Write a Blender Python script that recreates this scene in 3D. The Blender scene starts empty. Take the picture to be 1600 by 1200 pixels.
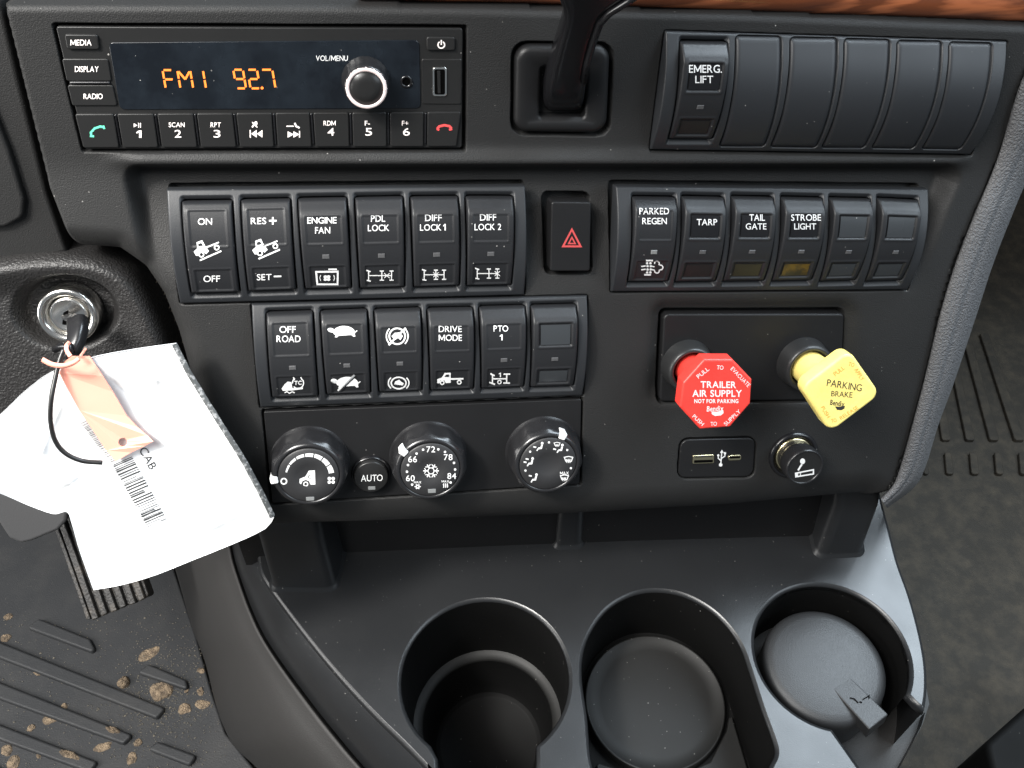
import bpy, math, random
import numpy as np
from mathutils import Matrix, Vector
from mathutils.geometry import tessellate_polygon

random.seed(7)
rng = np.random.default_rng(7)
SC = bpy.context.scene
COL = SC.collection

# ------------------------------------------------------------------ camera, world, lights, exposure
FPX, CX, CY = 1450.0, 800.0, 600.0
PITCH = math.radians(50)
C0 = np.array([0.0, 0.0, 0.95])
RIGHT = np.array([1.0, 0, 0])
FWD = np.array([0, math.cos(PITCH), -math.sin(PITCH)])
DOWN = np.array([0, -math.sin(PITCH), -math.cos(PITCH)])

cam = bpy.data.cameras.new('camera')
cam.sensor_width = 36.0
cam.lens = 36.0 * FPX / 1600.0
cam.clip_start = 0.01
cam.clip_end = 50.0
camo = bpy.data.objects.new('camera', cam)
camo.location = C0
camo.rotation_euler = (math.pi / 2 - PITCH, 0, 0)
COL.objects.link(camo)
SC.camera = camo

world = bpy.data.worlds.new('World')
SC.world = world
world.use_nodes = True
bg = world.node_tree.nodes['Background']
bg.inputs['Color'].default_value = (0.80, 0.90, 1.0, 1)
bg.inputs['Strength'].default_value = 0.19
SC.cycles.max_bounces = 5
SC.cycles.diffuse_bounces = 3
SC.cycles.glossy_bounces = 3

SC.view_settings.view_transform = 'Standard'
SC.view_settings.look = 'None'
SC.view_settings.exposure = 0.0
SC.view_settings.gamma = 1.0
SC.view_settings.use_curve_mapping = False


def lamp(name, loc, target, size, power, col, size_y=None):
    l = bpy.data.lights.new(name, 'AREA')
    l.energy = power
    l.color = col
    l.shape = 'RECTANGLE'
    l.size = size
    l.size_y = size_y or size
    o = bpy.data.objects.new(name, l)
    o.location = loc
    d = Vector(target) - Vector(loc)
    o.rotation_euler = d.to_track_quat('-Z', 'Y').to_euler()
    COL.objects.link(o)
    return o


# ------------------------------------------------------------------ planes and pixel rays
def camv(x, y, z):
    return RIGHT * x + DOWN * y + FWD * z


def ray(x, y):
    x = np.asarray(x, float)
    y = np.asarray(y, float)
    return ((x - CX) / FPX)[..., None] * RIGHT + ((y - CY) / FPX)[..., None] * DOWN + FWD


def nrm(v):
    return v / np.linalg.norm(v)


class Plane:
    def __init__(s, o, ex, up):
        s.o = np.array(o, float)
        s.ex = nrm(np.array(ex, float))
        up = np.array(up, float)
        s.ey = nrm(up - s.ex * np.dot(up, s.ex))
        s.n = np.cross(s.ex, s.ey)

    def pt(s, x, y, h=0.0):
        r = ray(x, y)
        h = np.asarray(h, float)
        k = np.dot(s.o - C0, s.n) + h
        t = k / (r @ s.n)
        return C0 + r * t[..., None]

    def uv(s, x, y, h=0.0):
        p = s.pt(x, y, h) - s.o
        return p @ s.ex, p @ s.ey

    def P(s, u, v, h=0.0):
        u = np.asarray(u, float)
        v = np.asarray(v, float)
        h = np.asarray(h, float)
        u, v, h = np.broadcast_arrays(u, v, h)
        return s.o + u[..., None] * s.ex + v[..., None] * s.ey + h[..., None] * s.n

    def mat(s, p=None):
        p = s.o if p is None else p
        m = Matrix.Identity(4)
        for i in range(3):
            m[i][0], m[i][1], m[i][2], m[i][3] = s.ex[i], s.ey[i], s.n[i], p[i]
        return m

    def px(s, x, y, h=0.0):
        """metres per photo pixel on this plane"""
        p = s.pt(x, y, h)
        return float(np.dot(p - C0, FWD)) / FPX


def rayp(x, y, z):
    return C0 + ray(x, y) * z


exr = camv(0.985, -0.035, 0.16)
U = Plane(rayp(405, 137, 0.426), exr, -camv(-0.0438, 0.8157, 0.577))
pj = U.pt(800, 262, 0.0)
L = Plane(pj, exr, -camv(-0.027, 0.9195, 0.392))
CON = Plane(rayp(757, 1065, 0.60), RIGHT, np.array([0, 1.0, 0]))      # console top, level
FLO = Plane(np.array([0, 0.4, 0.0]), RIGHT, np.array([0, 1.0, 0]))    # floor, level

# lights: sun patch through the driver's window, soft sky from both door windows and the windscreen
kp = L.pt(215, 620, 0.02)
kdir = nrm(-0.80 * L.ex + 0.95 * L.ey + 0.95 * L.n)
sl = bpy.data.lights.new('driver_window_sun', 'SPOT')
sl.energy = 86
sl.color = (1.0, 0.97, 0.92)
sl.shadow_soft_size = 0.09
sl.spot_size = math.radians(27)
sl.spot_blend = 0.75
so = bpy.data.objects.new('driver_window_sun', sl)
so.location = kp + kdir * 1.1
so.rotation_euler = (Vector(kp) - Vector(so.location)).to_track_quat('-Z', 'Y').to_euler()
COL.objects.link(so)
kp2 = L.pt(700, 450, 0)
lamp('driver_window_sky', kp2 + nrm(-0.75 * L.ex + 0.75 * L.ey + 0.9 * L.n) * 1.2, kp2, 0.8, 30, (1.0, 0.98, 0.95), 0.6)
lamp('windscreen_sky_right', (0.74, 0.80, 1.50), (0.30, 0.35, 0.37), 0.62, 32, (0.78, 0.90, 1.0), 0.80)
lamp('windscreen_sky', (0.25, 1.05, 1.75), (0.0, 0.2, 0.4), 0.8, 2.5, (0.85, 0.94, 1.0), 0.5)
lamp('driver_door_sky', (-1.15, 0.0, 0.75), (-0.45, 0.42, 0.05), 0.5, 9, (1.0, 0.98, 0.95), 0.5)
lamp('passenger_window_sky', (1.15, -0.05, 1.35), (0.25, 0.42, 0.6), 0.8, 10, (0.80, 0.91, 1.0), 0.6)

# ------------------------------------------------------------------ materials
MATS = {}


def material(name, col, rough=0.5, metal=0.0, grain=None, dust=0.0, spec=0.5, mottled=None, emit=None, coat=0.0,
             grain_kind='noise', speck_col=(0.55, 0.53, 0.5), streak=None):
    m = bpy.data.materials.new(name)
    m.use_nodes = True
    nt = m.node_tree
    N = nt.nodes
    bs = N['Principled BSDF']
    bs.inputs['Roughness'].default_value = rough
    bs.inputs['Metallic'].default_value = metal
    bs.inputs['Specular IOR Level'].default_value = spec
    if coat:
        bs.inputs['Coat Weight'].default_value = coat
        bs.inputs['Coat Roughness'].default_value = 0.06
    c4 = (*col, 1)
    bs.inputs['Base Color'].default_value = c4
    geo = N.new('ShaderNodeNewGeometry')
    pos = geo.outputs['Position']
    colsock = None

    def mix(a, b, fac):
        mx = N.new('ShaderNodeMix')
        mx.data_type = 'RGBA'
        nt.links.new(fac, mx.inputs['Factor'])
        for sock, val in (('A', a), ('B', b)):
            i = [q for q in mx.inputs if q.name == sock and q.type == 'RGBA'][0]
            if isinstance(val, tuple):
                i.default_value = (*val[:3], 1)
            else:
                nt.links.new(val, i)
        return [q for q in mx.outputs if q.type == 'RGBA'][0]

    def ramp(sock, lo, hi, a=0.0, b=1.0):
        mr = N.new('ShaderNodeMapRange')
        nt.links.new(sock, mr.inputs['Value'])
        mr.inputs['From Min'].default_value = lo
        mr.inputs['From Max'].default_value = hi
        mr.inputs['To Min'].default_value = a
        mr.inputs['To Max'].default_value = b
        return mr.outputs['Result']

    if mottled:
        c2, sc, lo, hi = mottled
        nz = N.new('ShaderNodeTexNoise')
        nz.inputs['Scale'].default_value = sc
        nz.inputs['Detail'].default_value = 4
        nz.inputs['Roughness'].default_value = 0.65
        nt.links.new(pos, nz.inputs['Vector'])
        colsock = mix(col, c2, ramp(nz.outputs['Fac'], lo, hi))
    if dust > 0:
        for sc, rad, keep in ((260, 0.058, 1.0 - 0.6 * dust),):
            vo = N.new('ShaderNodeTexVoronoi')
            vo.inputs['Scale'].default_value = sc
            nt.links.new(pos, vo.inputs['Vector'])
            sp = N.new('ShaderNodeSeparateColor')
            nt.links.new(vo.outputs['Color'], sp.inputs['Color'])
            sel = ramp(sp.outputs[0], keep, keep + 0.01)
            rr = ramp(sp.outputs[1], 0, 1, rad * 0.5, rad * 1.7)
            lt = N.new('ShaderNodeMath')
            lt.operation = 'LESS_THAN'
            nt.links.new(vo.outputs['Distance'], lt.inputs[0])
            nt.links.new(rr, lt.inputs[1])
            mu = N.new('ShaderNodeMath')
            mu.operation = 'MULTIPLY'
            nt.links.new(lt.outputs[0], mu.inputs[0])
            nt.links.new(sel, mu.inputs[1])
            m2 = N.new('ShaderNodeMath')
            m2.operation = 'MULTIPLY'
            nt.links.new(mu.outputs[0], m2.inputs[0])
            nt.links.new(ramp(sp.outputs[2], 0, 1, 0.04, 0.5), m2.inputs[1])
            colsock = mix(colsock if colsock else col, speck_col, m2.outputs[0])
        # faint handling film: roughness and colour vary softly
        nz = N.new('ShaderNodeTexNoise')
        nz.inputs['Scale'].default_value = 28
        nz.inputs['Detail'].default_value = 2
        nt.links.new(pos, nz.inputs['Vector'])
        nt.links.new(ramp(nz.outputs['Fac'], 0.3, 0.7, max(0.05, rough - 0.035), min(1, rough + 0.035)), bs.inputs['Roughness'])
    if streak:
        wv = N.new('ShaderNodeTexWave')
        wv.inputs['Scale'].default_value = 60
        wv.inputs['Distortion'].default_value = 9
        wv.inputs['Detail'].default_value = 5
        mp = N.new('ShaderNodeMapping')
        mp.inputs['Scale'].default_value = (0.10, 1.2, 1.2)
        nt.links.new(pos, mp.inputs['Vector'])
        nt.links.new(mp.outputs[0], wv.inputs['Vector'])
        nz = N.new('ShaderNodeTexNoise')
        nz.inputs['Scale'].default_value = 90
        nz.inputs['Detail'].default_value = 9
        nt.links.new(mp.outputs[0], nz.inputs['Vector'])
        colsock = mix(colsock if colsock else col, streak, ramp(wv.outputs['Fac'], 0.35, 0.95))
        colsock = mix(colsock, (0.05, 0.02, 0.015), ramp(nz.outputs['Fac'], 0.52, 0.75))
    if colsock:
        nt.links.new(colsock, bs.inputs['Base Color'])
    if grain:
        sc, st, dist = grain
        if grain_kind == 'leather':
            tx = N.new('ShaderNodeTexVoronoi')
            tx.feature = 'SMOOTH_F1'
            tx.inputs['Scale'].default_value = sc
            nz = N.new('ShaderNodeTexNoise')
            nz.inputs['Scale'].default_value = sc * 0.6
            nz.inputs['Detail'].default_value = 4
            nt.links.new(pos, nz.inputs['Vector'])
            ad = N.new('ShaderNodeVectorMath')
            ad.operation = 'MULTIPLY_ADD'
            nt.links.new(nz.outputs['Color'], ad.inputs[0])
            ad.inputs[1].default_value = (0.0025, 0.0025, 0.0025)
            nt.links.new(pos, ad.inputs[2])
            nt.links.new(ad.outputs[0], tx.inputs['Vector'])
            hs = tx.outputs['Distance']
        else:
            tx = N.new('ShaderNodeTexNoise')
            tx.inputs['Scale'].default_value = sc
            tx.inputs['Detail'].default_value = 1
            nt.links.new(pos, tx.inputs['Vector'])
            hs = tx.outputs['Fac']
        bp = N.new('ShaderNodeBump')
        bp.inputs['Strength'].default_value = st
        bp.inputs['Distance'].default_value = dist
        nt.links.new(hs, bp.inputs['Height'])
        nt.links.new(bp.outputs['Normal'], bs.inputs['Normal'])
    if emit:
        ec, es = emit
        bs.inputs['Emission Color'].default_value = (*ec, 1)
        bs.inputs['Emission Strength'].default_value = es
    MATS[name] = m
    return m


material('dash', (0.0145, 0.0145, 0.0145), 0.55, spec=0.27, grain=(1700, 0.6, 0.00035), dust=0.30)
material('bezel', (0.0165, 0.0178, 0.020), 0.45, spec=0.38, grain=(2200, 0.25, 0.0002), dust=0.22)
material('rocker', (0.0125, 0.013, 0.0145), 0.44, spec=0.36, grain=(2200, 0.25, 0.0002), dust=0.5)
material('blank', (0.0140, 0.0152, 0.0175), 0.5, spec=0.4, dust=0.6)
material('black', (0.0085, 0.0085, 0.009), 0.42, spec=0.28, grain=(2000, 0.2, 0.0002), dust=0.35)
material('gloss', (0.008, 0.008, 0.009), 0.2, dust=0.25)
material('button', (0.013, 0.013, 0.013), 0.33, spec=0.3, dust=0.3)
material('knob', (0.012, 0.012, 0.013), 0.26, dust=0.15)
material('dial', (0.018, 0.018, 0.019), 0.5, grain=(2600, 0.3, 0.0002), dust=0.15)
material('screen', (0.005, 0.0065, 0.009), 0.13, spec=0.42, dust=0.7, mottled=((0.009, 0.012, 0.016), 38, 0.42, 0.62))  # mottled colour stands in for blurred reflections on the display glass
material('trim', (0.088, 0.088, 0.091), 0.5, spec=0.5, grain=(950, 0.85, 0.0011), grain_kind='leather')
material('surround', (0.0125, 0.012, 0.012), 0.46, spec=0.4, grain=(900, 0.5, 0.0009), grain_kind='leather')
material('console', (0.013, 0.0137, 0.0148), 0.31, spec=0.45, grain=(2000, 0.15, 0.0003), dust=0.65)
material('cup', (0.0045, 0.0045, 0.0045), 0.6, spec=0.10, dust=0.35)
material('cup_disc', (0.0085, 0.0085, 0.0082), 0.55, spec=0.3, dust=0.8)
material('lid', (0.02, 0.0205, 0.0215), 0.45, grain=(1900, 0.4, 0.0004))
material('tunnel', (0.0255, 0.0247, 0.0242), 0.58, spec=0.35, grain=(1400, 0.4, 0.0004))
material('collar', (0.018, 0.0185, 0.019), 0.34, dust=0.2)
material('rubber', (0.039, 0.0405, 0.043), 0.5, spec=0.35, grain=(900, 0.5, 0.0006), dust=1.0, speck_col=(0.42, 0.38, 0.32), mottled=((0.056, 0.056, 0.056), 22, 0.45, 0.8))
material('rubber_dusty', (0.031, 0.0275, 0.0228), 0.65, spec=0.18, grain=(700, 0.6, 0.0008), dust=1.0, speck_col=(0.20, 0.175, 0.14), mottled=((0.072, 0.059, 0.043), 48, 0.42, 0.92))
material('mud', (0.36, 0.27, 0.18), 0.95, grain=(700, 1.0, 0.003), mottled=((0.13, 0.10, 0.072), 190, 0.38, 0.62))
material('grit', (0.30, 0.27, 0.22), 0.9)
material('kick', (0.075, 0.075, 0.077), 0.55, grain=(1200, 0.4, 0.0004))
material('white', (0.64, 0.64, 0.635), 0.5)
material('red_mark', (0.42, 0.05, 0.05), 0.5)
material('backlit', (0.75, 0.72, 0.70), 0.5, emit=((1.0, 0.72, 0.62), 0.35))
material('digit', (0.3, 0.06, 0.01), 0.5, emit=((1.0, 0.24, 0.03), 2.0))
material('green', (0.10, 0.5, 0.32), 0.5, emit=((0.1, 0.8, 0.45), 0.25))
material('redphone', (0.6, 0.06, 0.06), 0.5, emit=((0.9, 0.07, 0.06), 0.25))
material('pinkring', (0.60, 0.50, 0.485), 0.4)
material('led', (0.07, 0.07, 0.072), 0.3)
material('ledbar', (0.16, 0.165, 0.165), 0.4)
material('lens', (0.030, 0.033, 0.036), 0.25, dust=0.3)
material('lens_dark', (0.0105, 0.0105, 0.0105), 0.45, spec=0.3)
material('lens_amber', (0.085, 0.052, 0.009), 0.3, spec=0.3, mottled=((0.018, 0.016, 0.011), 110, 0.38, 0.56))
material('lens_olive', (0.022, 0.020, 0.012), 0.4, spec=0.3)
material('red_knob', (0.74, 0.045, 0.034), 0.42, grain=(900, 0.25, 0.0003), mottled=((0.66, 0.037, 0.028), 60, 0.4, 0.7))
material('yellow_knob', (0.90, 0.74, 0.23), 0.42, grain=(900, 0.25, 0.0003), mottled=((0.84, 0.66, 0.18), 60, 0.4, 0.7))
material('yellow_text', (0.60, 0.30, 0.05), 0.5)
material('ink', (0.02, 0.02, 0.02), 0.6)
material('chrome', (0.88, 0.86, 0.82), 0.2, metal=1.0)
material('brass', (0.75, 0.66, 0.42), 0.25, metal=1.0)
material('hole', (0.002, 0.002, 0.002), 0.9, spec=0)
material('paper', (0.68, 0.69, 0.70), 0.45, grain=(55, 0.5, 0.004))
material('seam', (0.07, 0.073, 0.073), 0.6, mottled=((0.28, 0.28, 0.28), 420, 0.5, 0.6))
material('tag', (0.88, 0.35, 0.26), 0.6)
material('cord', (0.01, 0.01, 0.01), 0.35)
material('wood', (0.17, 0.050, 0.020), 0.22, streak=(0.40, 0.125, 0.050), coat=0.4)
material('pedal', (0.020, 0.019, 0.018), 0.45, grain=(500, 0.6, 0.0008), mottled=((0.10, 0.085, 0.07), 60, 0.5, 0.75))

# ------------------------------------------------------------------ objects
FR = {}      # object name -> inverse world matrix (numpy 4x4) of its thing's frame


def tag(o, label=None, cat=None, group=None, kind=None):
    if label: o['label'] = label
    if cat: o['category'] = cat
    if group: o['group'] = group
    if kind: o['kind'] = kind
    return o


def thing(name, plane, base, label, cat, group=None, kind=None):
    """an Empty at the thing's base that parents its parts"""
    o = bpy.data.objects.new(name, None)
    o.empty_display_size = 0.01
    m = plane.mat(base)
    o.matrix_world = m
    COL.objects.link(o)
    tag(o, label, cat, group, kind)
    FR[o.name] = np.array(m.inverted())
    return o


def mesh(name, V, faces, mat, parent=None, smooth=True, origin=None, flat_from=None):
    """V world points; faces list of tuples or (n,4) array. Linked as ONE mesh object."""
    V = np.asarray(V, float).reshape(-1, 3)
    me = bpy.data.meshes.new(name)
    if parent is not None:
        inv = FR[parent.name]
    else:
        o_ = V.mean(axis=0) if origin is None else np.asarray(origin, float)
        mw = Matrix.Translation(Vector(o_))
        inv = np.array(mw.inverted())
    VL = V @ inv[:3, :3].T + inv[:3, 3]
    if isinstance(faces, np.ndarray):
        nf, k = faces.shape
        me.vertices.add(len(VL))
        me.vertices.foreach_set('co', VL.astype(np.float32).ravel())
        me.loops.add(nf * k)
        me.loops.foreach_set('vertex_index', faces.astype(np.int32).ravel())
        me.polygons.add(nf)
        me.polygons.foreach_set('loop_start', np.arange(0, nf * k, k, dtype=np.int32))
        me.update(calc_edges=True)
    else:
        me.from_pydata([tuple(v) for v in VL], [], [tuple(f) for f in faces])
        me.update()
    sm = np.ones(len(me.polygons), bool)
    if not smooth:
        sm[:] = False
    if flat_from is not None:
        for i in flat_from:
            sm[i] = False
    me.polygons.foreach_set('use_smooth', sm)
    me.materials.append(MATS[mat])
    ob = bpy.data.objects.new(name, me)
    COL.objects.link(ob)
    if parent is not None:
        ob.parent = parent
        FR[ob.name] = inv
    else:
        ob.matrix_world = mw
        FR[ob.name] = inv
    return ob


class MB:
    def __init__(s):
        s.V, s.F, s.flat = [], [], []

    def add(s, V, F, flat=()):
        b = len(s.V)
        s.V.extend([np.asarray(v, float) for v in V])
        f0 = len(s.F)
        s.F.extend([tuple(i + b for i in f) for f in F])
        s.flat.extend([f0 + i for i in flat])

    def loft(s, rings, close=True, cap0=False, cap1=False):
        n = len(rings[0])
        V = [p for r in rings for p in r]
        F = []
        m = n if close else n - 1
        for k in range(len(rings) - 1):
            for i in range(m):
                j = (i + 1) % n
                F.append((k * n + i, k * n + j, (k + 1) * n + j, (k + 1) * n + i))
        flat = []
        if cap0:
            flat.append(len(F)); F.append(tuple(reversed(range(n))))
        if cap1:
            flat.append(len(F)); F.append(tuple((len(rings) - 1) * n + i for i in range(n)))
        s.add(V, F, flat)

    def prism(s, plane, poly, h0, h1, bevel=0.0, segs=3, top_poly=None):
        poly = ccw(poly)
        rings = [plane.P(poly[:, 0], poly[:, 1], h0)]
        if bevel <= 0:
            rings.append(plane.P(poly[:, 0], poly[:, 1], h1))
        else:
            for k in range(segs + 1):
                a = k / segs * math.pi / 2
                q = inset(poly, bevel * (1 - math.cos(a)))
                rings.append(plane.P(q[:, 0], q[:, 1], h1 - bevel + bevel * math.sin(a)))
        s.loft(rings, True, False, True)

    def lathe(s, plane, u, v, prof, seg=48, cap=True, mod=None):
        """prof: list of (radius, height)"""
        rings = []
        a = np.linspace(0, 2 * math.pi, seg, endpoint=False)
        for r, h in prof:
            rr = r * (mod(a, h) if mod else 1.0)
            rings.append(plane.P(u + rr * np.cos(a), v + rr * np.sin(a), h))
        s.loft(rings, True, False, cap)

    def tube(s, pts, rad, seg=10):
        pts = [np.asarray(p, float) for p in pts]
        rings = []
        up = np.array([0.3, 0.2, 0.9])
        for i, p in enumerate(pts):
            t = nrm(pts[min(i + 1, len(pts) - 1)] - pts[max(i - 1, 0)])
            a = nrm(np.cross(t, up))
            b = np.cross(t, a)
            r = rad[i] if isinstance(rad, (list, tuple)) else rad
            rings.append([p + r * (math.cos(q) * a + math.sin(q) * b) for q in np.linspace(0, 2 * math.pi, seg, endpoint=False)])
        s.loft(rings, True, True, True)

    def build(s, name, mat, parent=None, smooth=True, origin=None):
        return mesh(name, np.array(s.V), s.F, mat, parent, smooth, origin, s.flat)


def ccw(p):
    p = np.asarray(p, float)
    a = np.sum(p[:, 0] * np.roll(p[:, 1], -1) - np.roll(p[:, 0], -1) * p[:, 1])
    return p if a > 0 else p[::-1]


def inset(p, d):
    """move a ccw outline inwards by d"""
    e = np.roll(p, -1, 0) - p
    e = e / np.maximum(np.linalg.norm(e, axis=1), 1e-9)[:, None]
    n = np.stack([-e[:, 1], e[:, 0]], 1)
    m = n + np.roll(n, 1, 0)
    m = m / np.maximum(np.sum(m * m, 1), 0.35)[:, None] * 2
    return p + m * d


def roundpoly(pts, r, seg=5):
    pts = ccw(pts)
    out = []
    n = len(pts)
    for i in range(n):
        p, a, b = pts[i], pts[i - 1], pts[(i + 1) % n]
        da, db = a - p, b - p
        la, lb = np.linalg.norm(da), np.linalg.norm(db)
        da, db = da / la, db / lb
        ri = r[i] if isinstance(r, (list, tuple)) else r
        ang = math.acos(max(-1, min(1, float(da @ db))))
        t = min(ri / max(math.tan(ang / 2), 1e-3), 0.45 * la, 0.45 * lb)
        rr = t * math.tan(ang / 2)
        c = p + nrm(da + db) * (rr / math.sin(ang / 2))
        a0 = p + da * t - c
        a1 = p + db * t - c
        th0, th1 = math.atan2(a0[1], a0[0]), math.atan2(a1[1], a1[0])
        d = (th1 - th0 + math.pi) % (2 * math.pi) - math.pi
        for k in range(seg + 1):
            th = th0 + d * k / seg
            out.append(c + rr * np.array([math.cos(th), math.sin(th)]))
    return np.array(out)


def uvs(plane, pts, h=0.0):
    u, v = plane.uv([p[0] for p in pts], [p[1] for p in pts], h)
    return np.stack([u, v], 1)


def slab(name, plane, pts, h0, h1, r, bevel, mat, parent, rounded=True):
    """rounded slab whose TOP face shows at photo outline pts"""
    mb = MB()
    q = uvs(plane, pts, h1)
    q = roundpoly(q, r) if rounded else ccw(q)
    mb.prism(plane, q, h0, h1, bevel)
    return mb.build(name, mat, parent)


def catmull(pts, n=8, close=False):
    pts = [np.asarray(p, float) for p in pts]
    out = []
    m = len(pts)
    for i in range(m if close else m - 1):
        p0 = pts[i - 1] if (i > 0 or close) else 2 * pts[0] - pts[1]
        p1, p2 = pts[i], pts[(i + 1) % m]
        p3 = pts[(i + 2) % m] if (i + 2 < m or close) else 2 * pts[-1] - pts[-2]
        for k in range(n):
            t = k / n
            out.append(0.5 * (2 * p1 + (p2 - p0) * t + (2 * p0 - 5 * p1 + 4 * p2 - p3) * t * t + (3 * p1 - p0 - 3 * p2 + p3) * t ** 3))
    if not close:
        out.append(pts[-1])
    return np.array(out)


def resample(pts, n):
    pts = np.asarray(pts, float)
    d = np.r_[0, np.cumsum(np.linalg.norm(np.diff(pts, axis=0), axis=1))]
    t = np.linspace(0, d[-1], n)
    return np.stack([np.interp(t, d, pts[:, k]) for k in range(pts.shape[1])], 1)


def circfit(p):
    p = np.asarray(p, float)
    A = np.c_[2 * p, np.ones(len(p))]
    s = np.linalg.lstsq(A, (p ** 2).sum(1), rcond=None)[0]
    return s[0], s[1], math.sqrt(s[2] + s[0] ** 2 + s[1] ** 2)


def sstep(a, b, x):
    t = np.clip((x - a) / (b - a), 0, 1)
    return t * t * (3 - 2 * t)


def seg_dist(X, Y, pts, close):
    d = np.full(X.shape, 1e9)
    n = len(pts)
    for i in range(n if close else n - 1):
        ax, ay = pts[i]
        bx, by = pts[(i + 1) % n]
        ex_, ey_ = bx - ax, by - ay
        t = np.clip(((X - ax) * ex_ + (Y - ay) * ey_) / max(ex_ * ex_ + ey_ * ey_, 1e-18), 0, 1)
        d = np.minimum(d, np.hypot(X - ax - t * ex_, Y - ay - t * ey_))
    return d


def poly_in(X, Y, pts):
    ins = np.zeros(X.shape, bool)
    n = len(pts)
    for i in range(n):
        ax, ay = pts[i]
        bx, by = pts[(i + 1) % n]
        c = (ay > Y) != (by > Y)
        with np.errstate(divide='ignore', invalid='ignore'):
            xi = ax + (Y - ay) * (bx - ax) / ((by - ay) if by != ay else 1e-12)
        ins ^= c & (X < xi)
    return ins


def sdf(X, Y, pts, r=0.0):
    """signed distance, negative inside; r rounds the corners of the outline"""
    if r:
        pts = roundpoly(pts, r, 4)
    d = seg_dist(X, Y, pts, True)
    return np.where(poly_in(X, Y, pts), -d, d)


def grid_faces(nx, ny, mask=None):
    i = np.arange(nx - 1)[:, None]
    j = np.arange(ny - 1)[None, :]
    a = i * ny + j
    f = np.stack([a, a + 1, a + ny + 1, a + ny], -1).reshape(-1, 4)
    if mask is not None:
        f = f[mask.reshape(-1)]
    return f


# ------------------------------------------------------------------ flat print: lettering and symbols laid on surfaces
_GLY = {}
_TXT = {}
CAP = 0.69


def glyph(ch, bold):
    """one character as flat mesh; M and 1 are drawn here because the built-in face fills them badly"""
    key_ = (ch, bold)
    if key_ in _GLY:
        return _GLY[key_]
    w = 0.105 + 2 * bold
    if ch == 'M':
        W_, H_ = 0.76, CAP
        V = [(0, 0), (w, 0), (w, H_ * .70), (W_ / 2 - w * .38, H_ * .14), (W_ / 2 + w * .38, H_ * .14), (W_ - w, H_ * .70), (W_ - w, 0), (W_, 0), (W_, H_), (W_ - w * 1.05, H_), (W_ / 2, H_ * .36), (w * 1.05, H_), (0, H_)]
    elif ch == '1':
        H_ = CAP
        V = [(0.12, 0), (0.12 + w, 0), (0.12 + w, H_), (0.12, H_), (0, H_ - .12), (0, H_ - .12 - w), (0.12, H_ - w * 1.1)]
    else:
        V = None
    if V:
        tri = tessellate_polygon([[Vector((x, y, 0)) for x, y in V]])
        _GLY[key_] = (np.array(V, float), [tuple(t) for t in tri])
        return _GLY[key_]
    cu = bpy.data.curves.new('lettering_source', 'FONT')
    cu.body = ch
    cu.offset = bold
    cu.resolution_u = 4
    cu.fill_mode = 'FRONT'
    ob = bpy.data.objects.new('lettering_source', cu)
    COL.objects.link(ob)
    dg = bpy.context.evaluated_depsgraph_get()
    ev = ob.evaluated_get(dg)
    me = ev.to_mesh()
    V = np.array([v.co[:2] for v in me.vertices]).reshape(-1, 2)
    Fs = [tuple(p.vertices) for p in me.polygons]
    ev.to_mesh_clear()
    bpy.data.objects.remove(ob)
    bpy.data.curves.remove(cu)
    _GLY[key_] = (V, Fs)
    return _GLY[key_]


def text_poly(s, bold=0.0):
    key_ = (s, bold)
    if key_ not in _TXT:
        pen, Vs, Fs, n = 0.0, [], [], 0
        for k, ch in enumerate(s):
            if ch == ' ':
                pen += 0.28
                continue
            V, F = glyph(ch, bold)
            x0, x1 = V[:, 0].min(), V[:, 0].max()
            if k and s[k - 1:k + 1] in ('AV', 'VA', 'LT', 'TA', 'AT', 'LY', 'PA', 'FA', 'RA', 'TO', 'OA'):
                pen -= 0.06
            Vs.append(V + np.array([pen - x0, 0]))
            Fs += [tuple(i + n for i in f) for f in F]
            n += len(V)
            pen += x1 - x0 + 0.085
        V = np.concatenate(Vs)
        lo, hi = V.min(0), V.max(0)
        _TXT[key_] = ((V - (lo + hi) / 2) / (hi - lo), Fs)
    return _TXT[key_]


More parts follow.
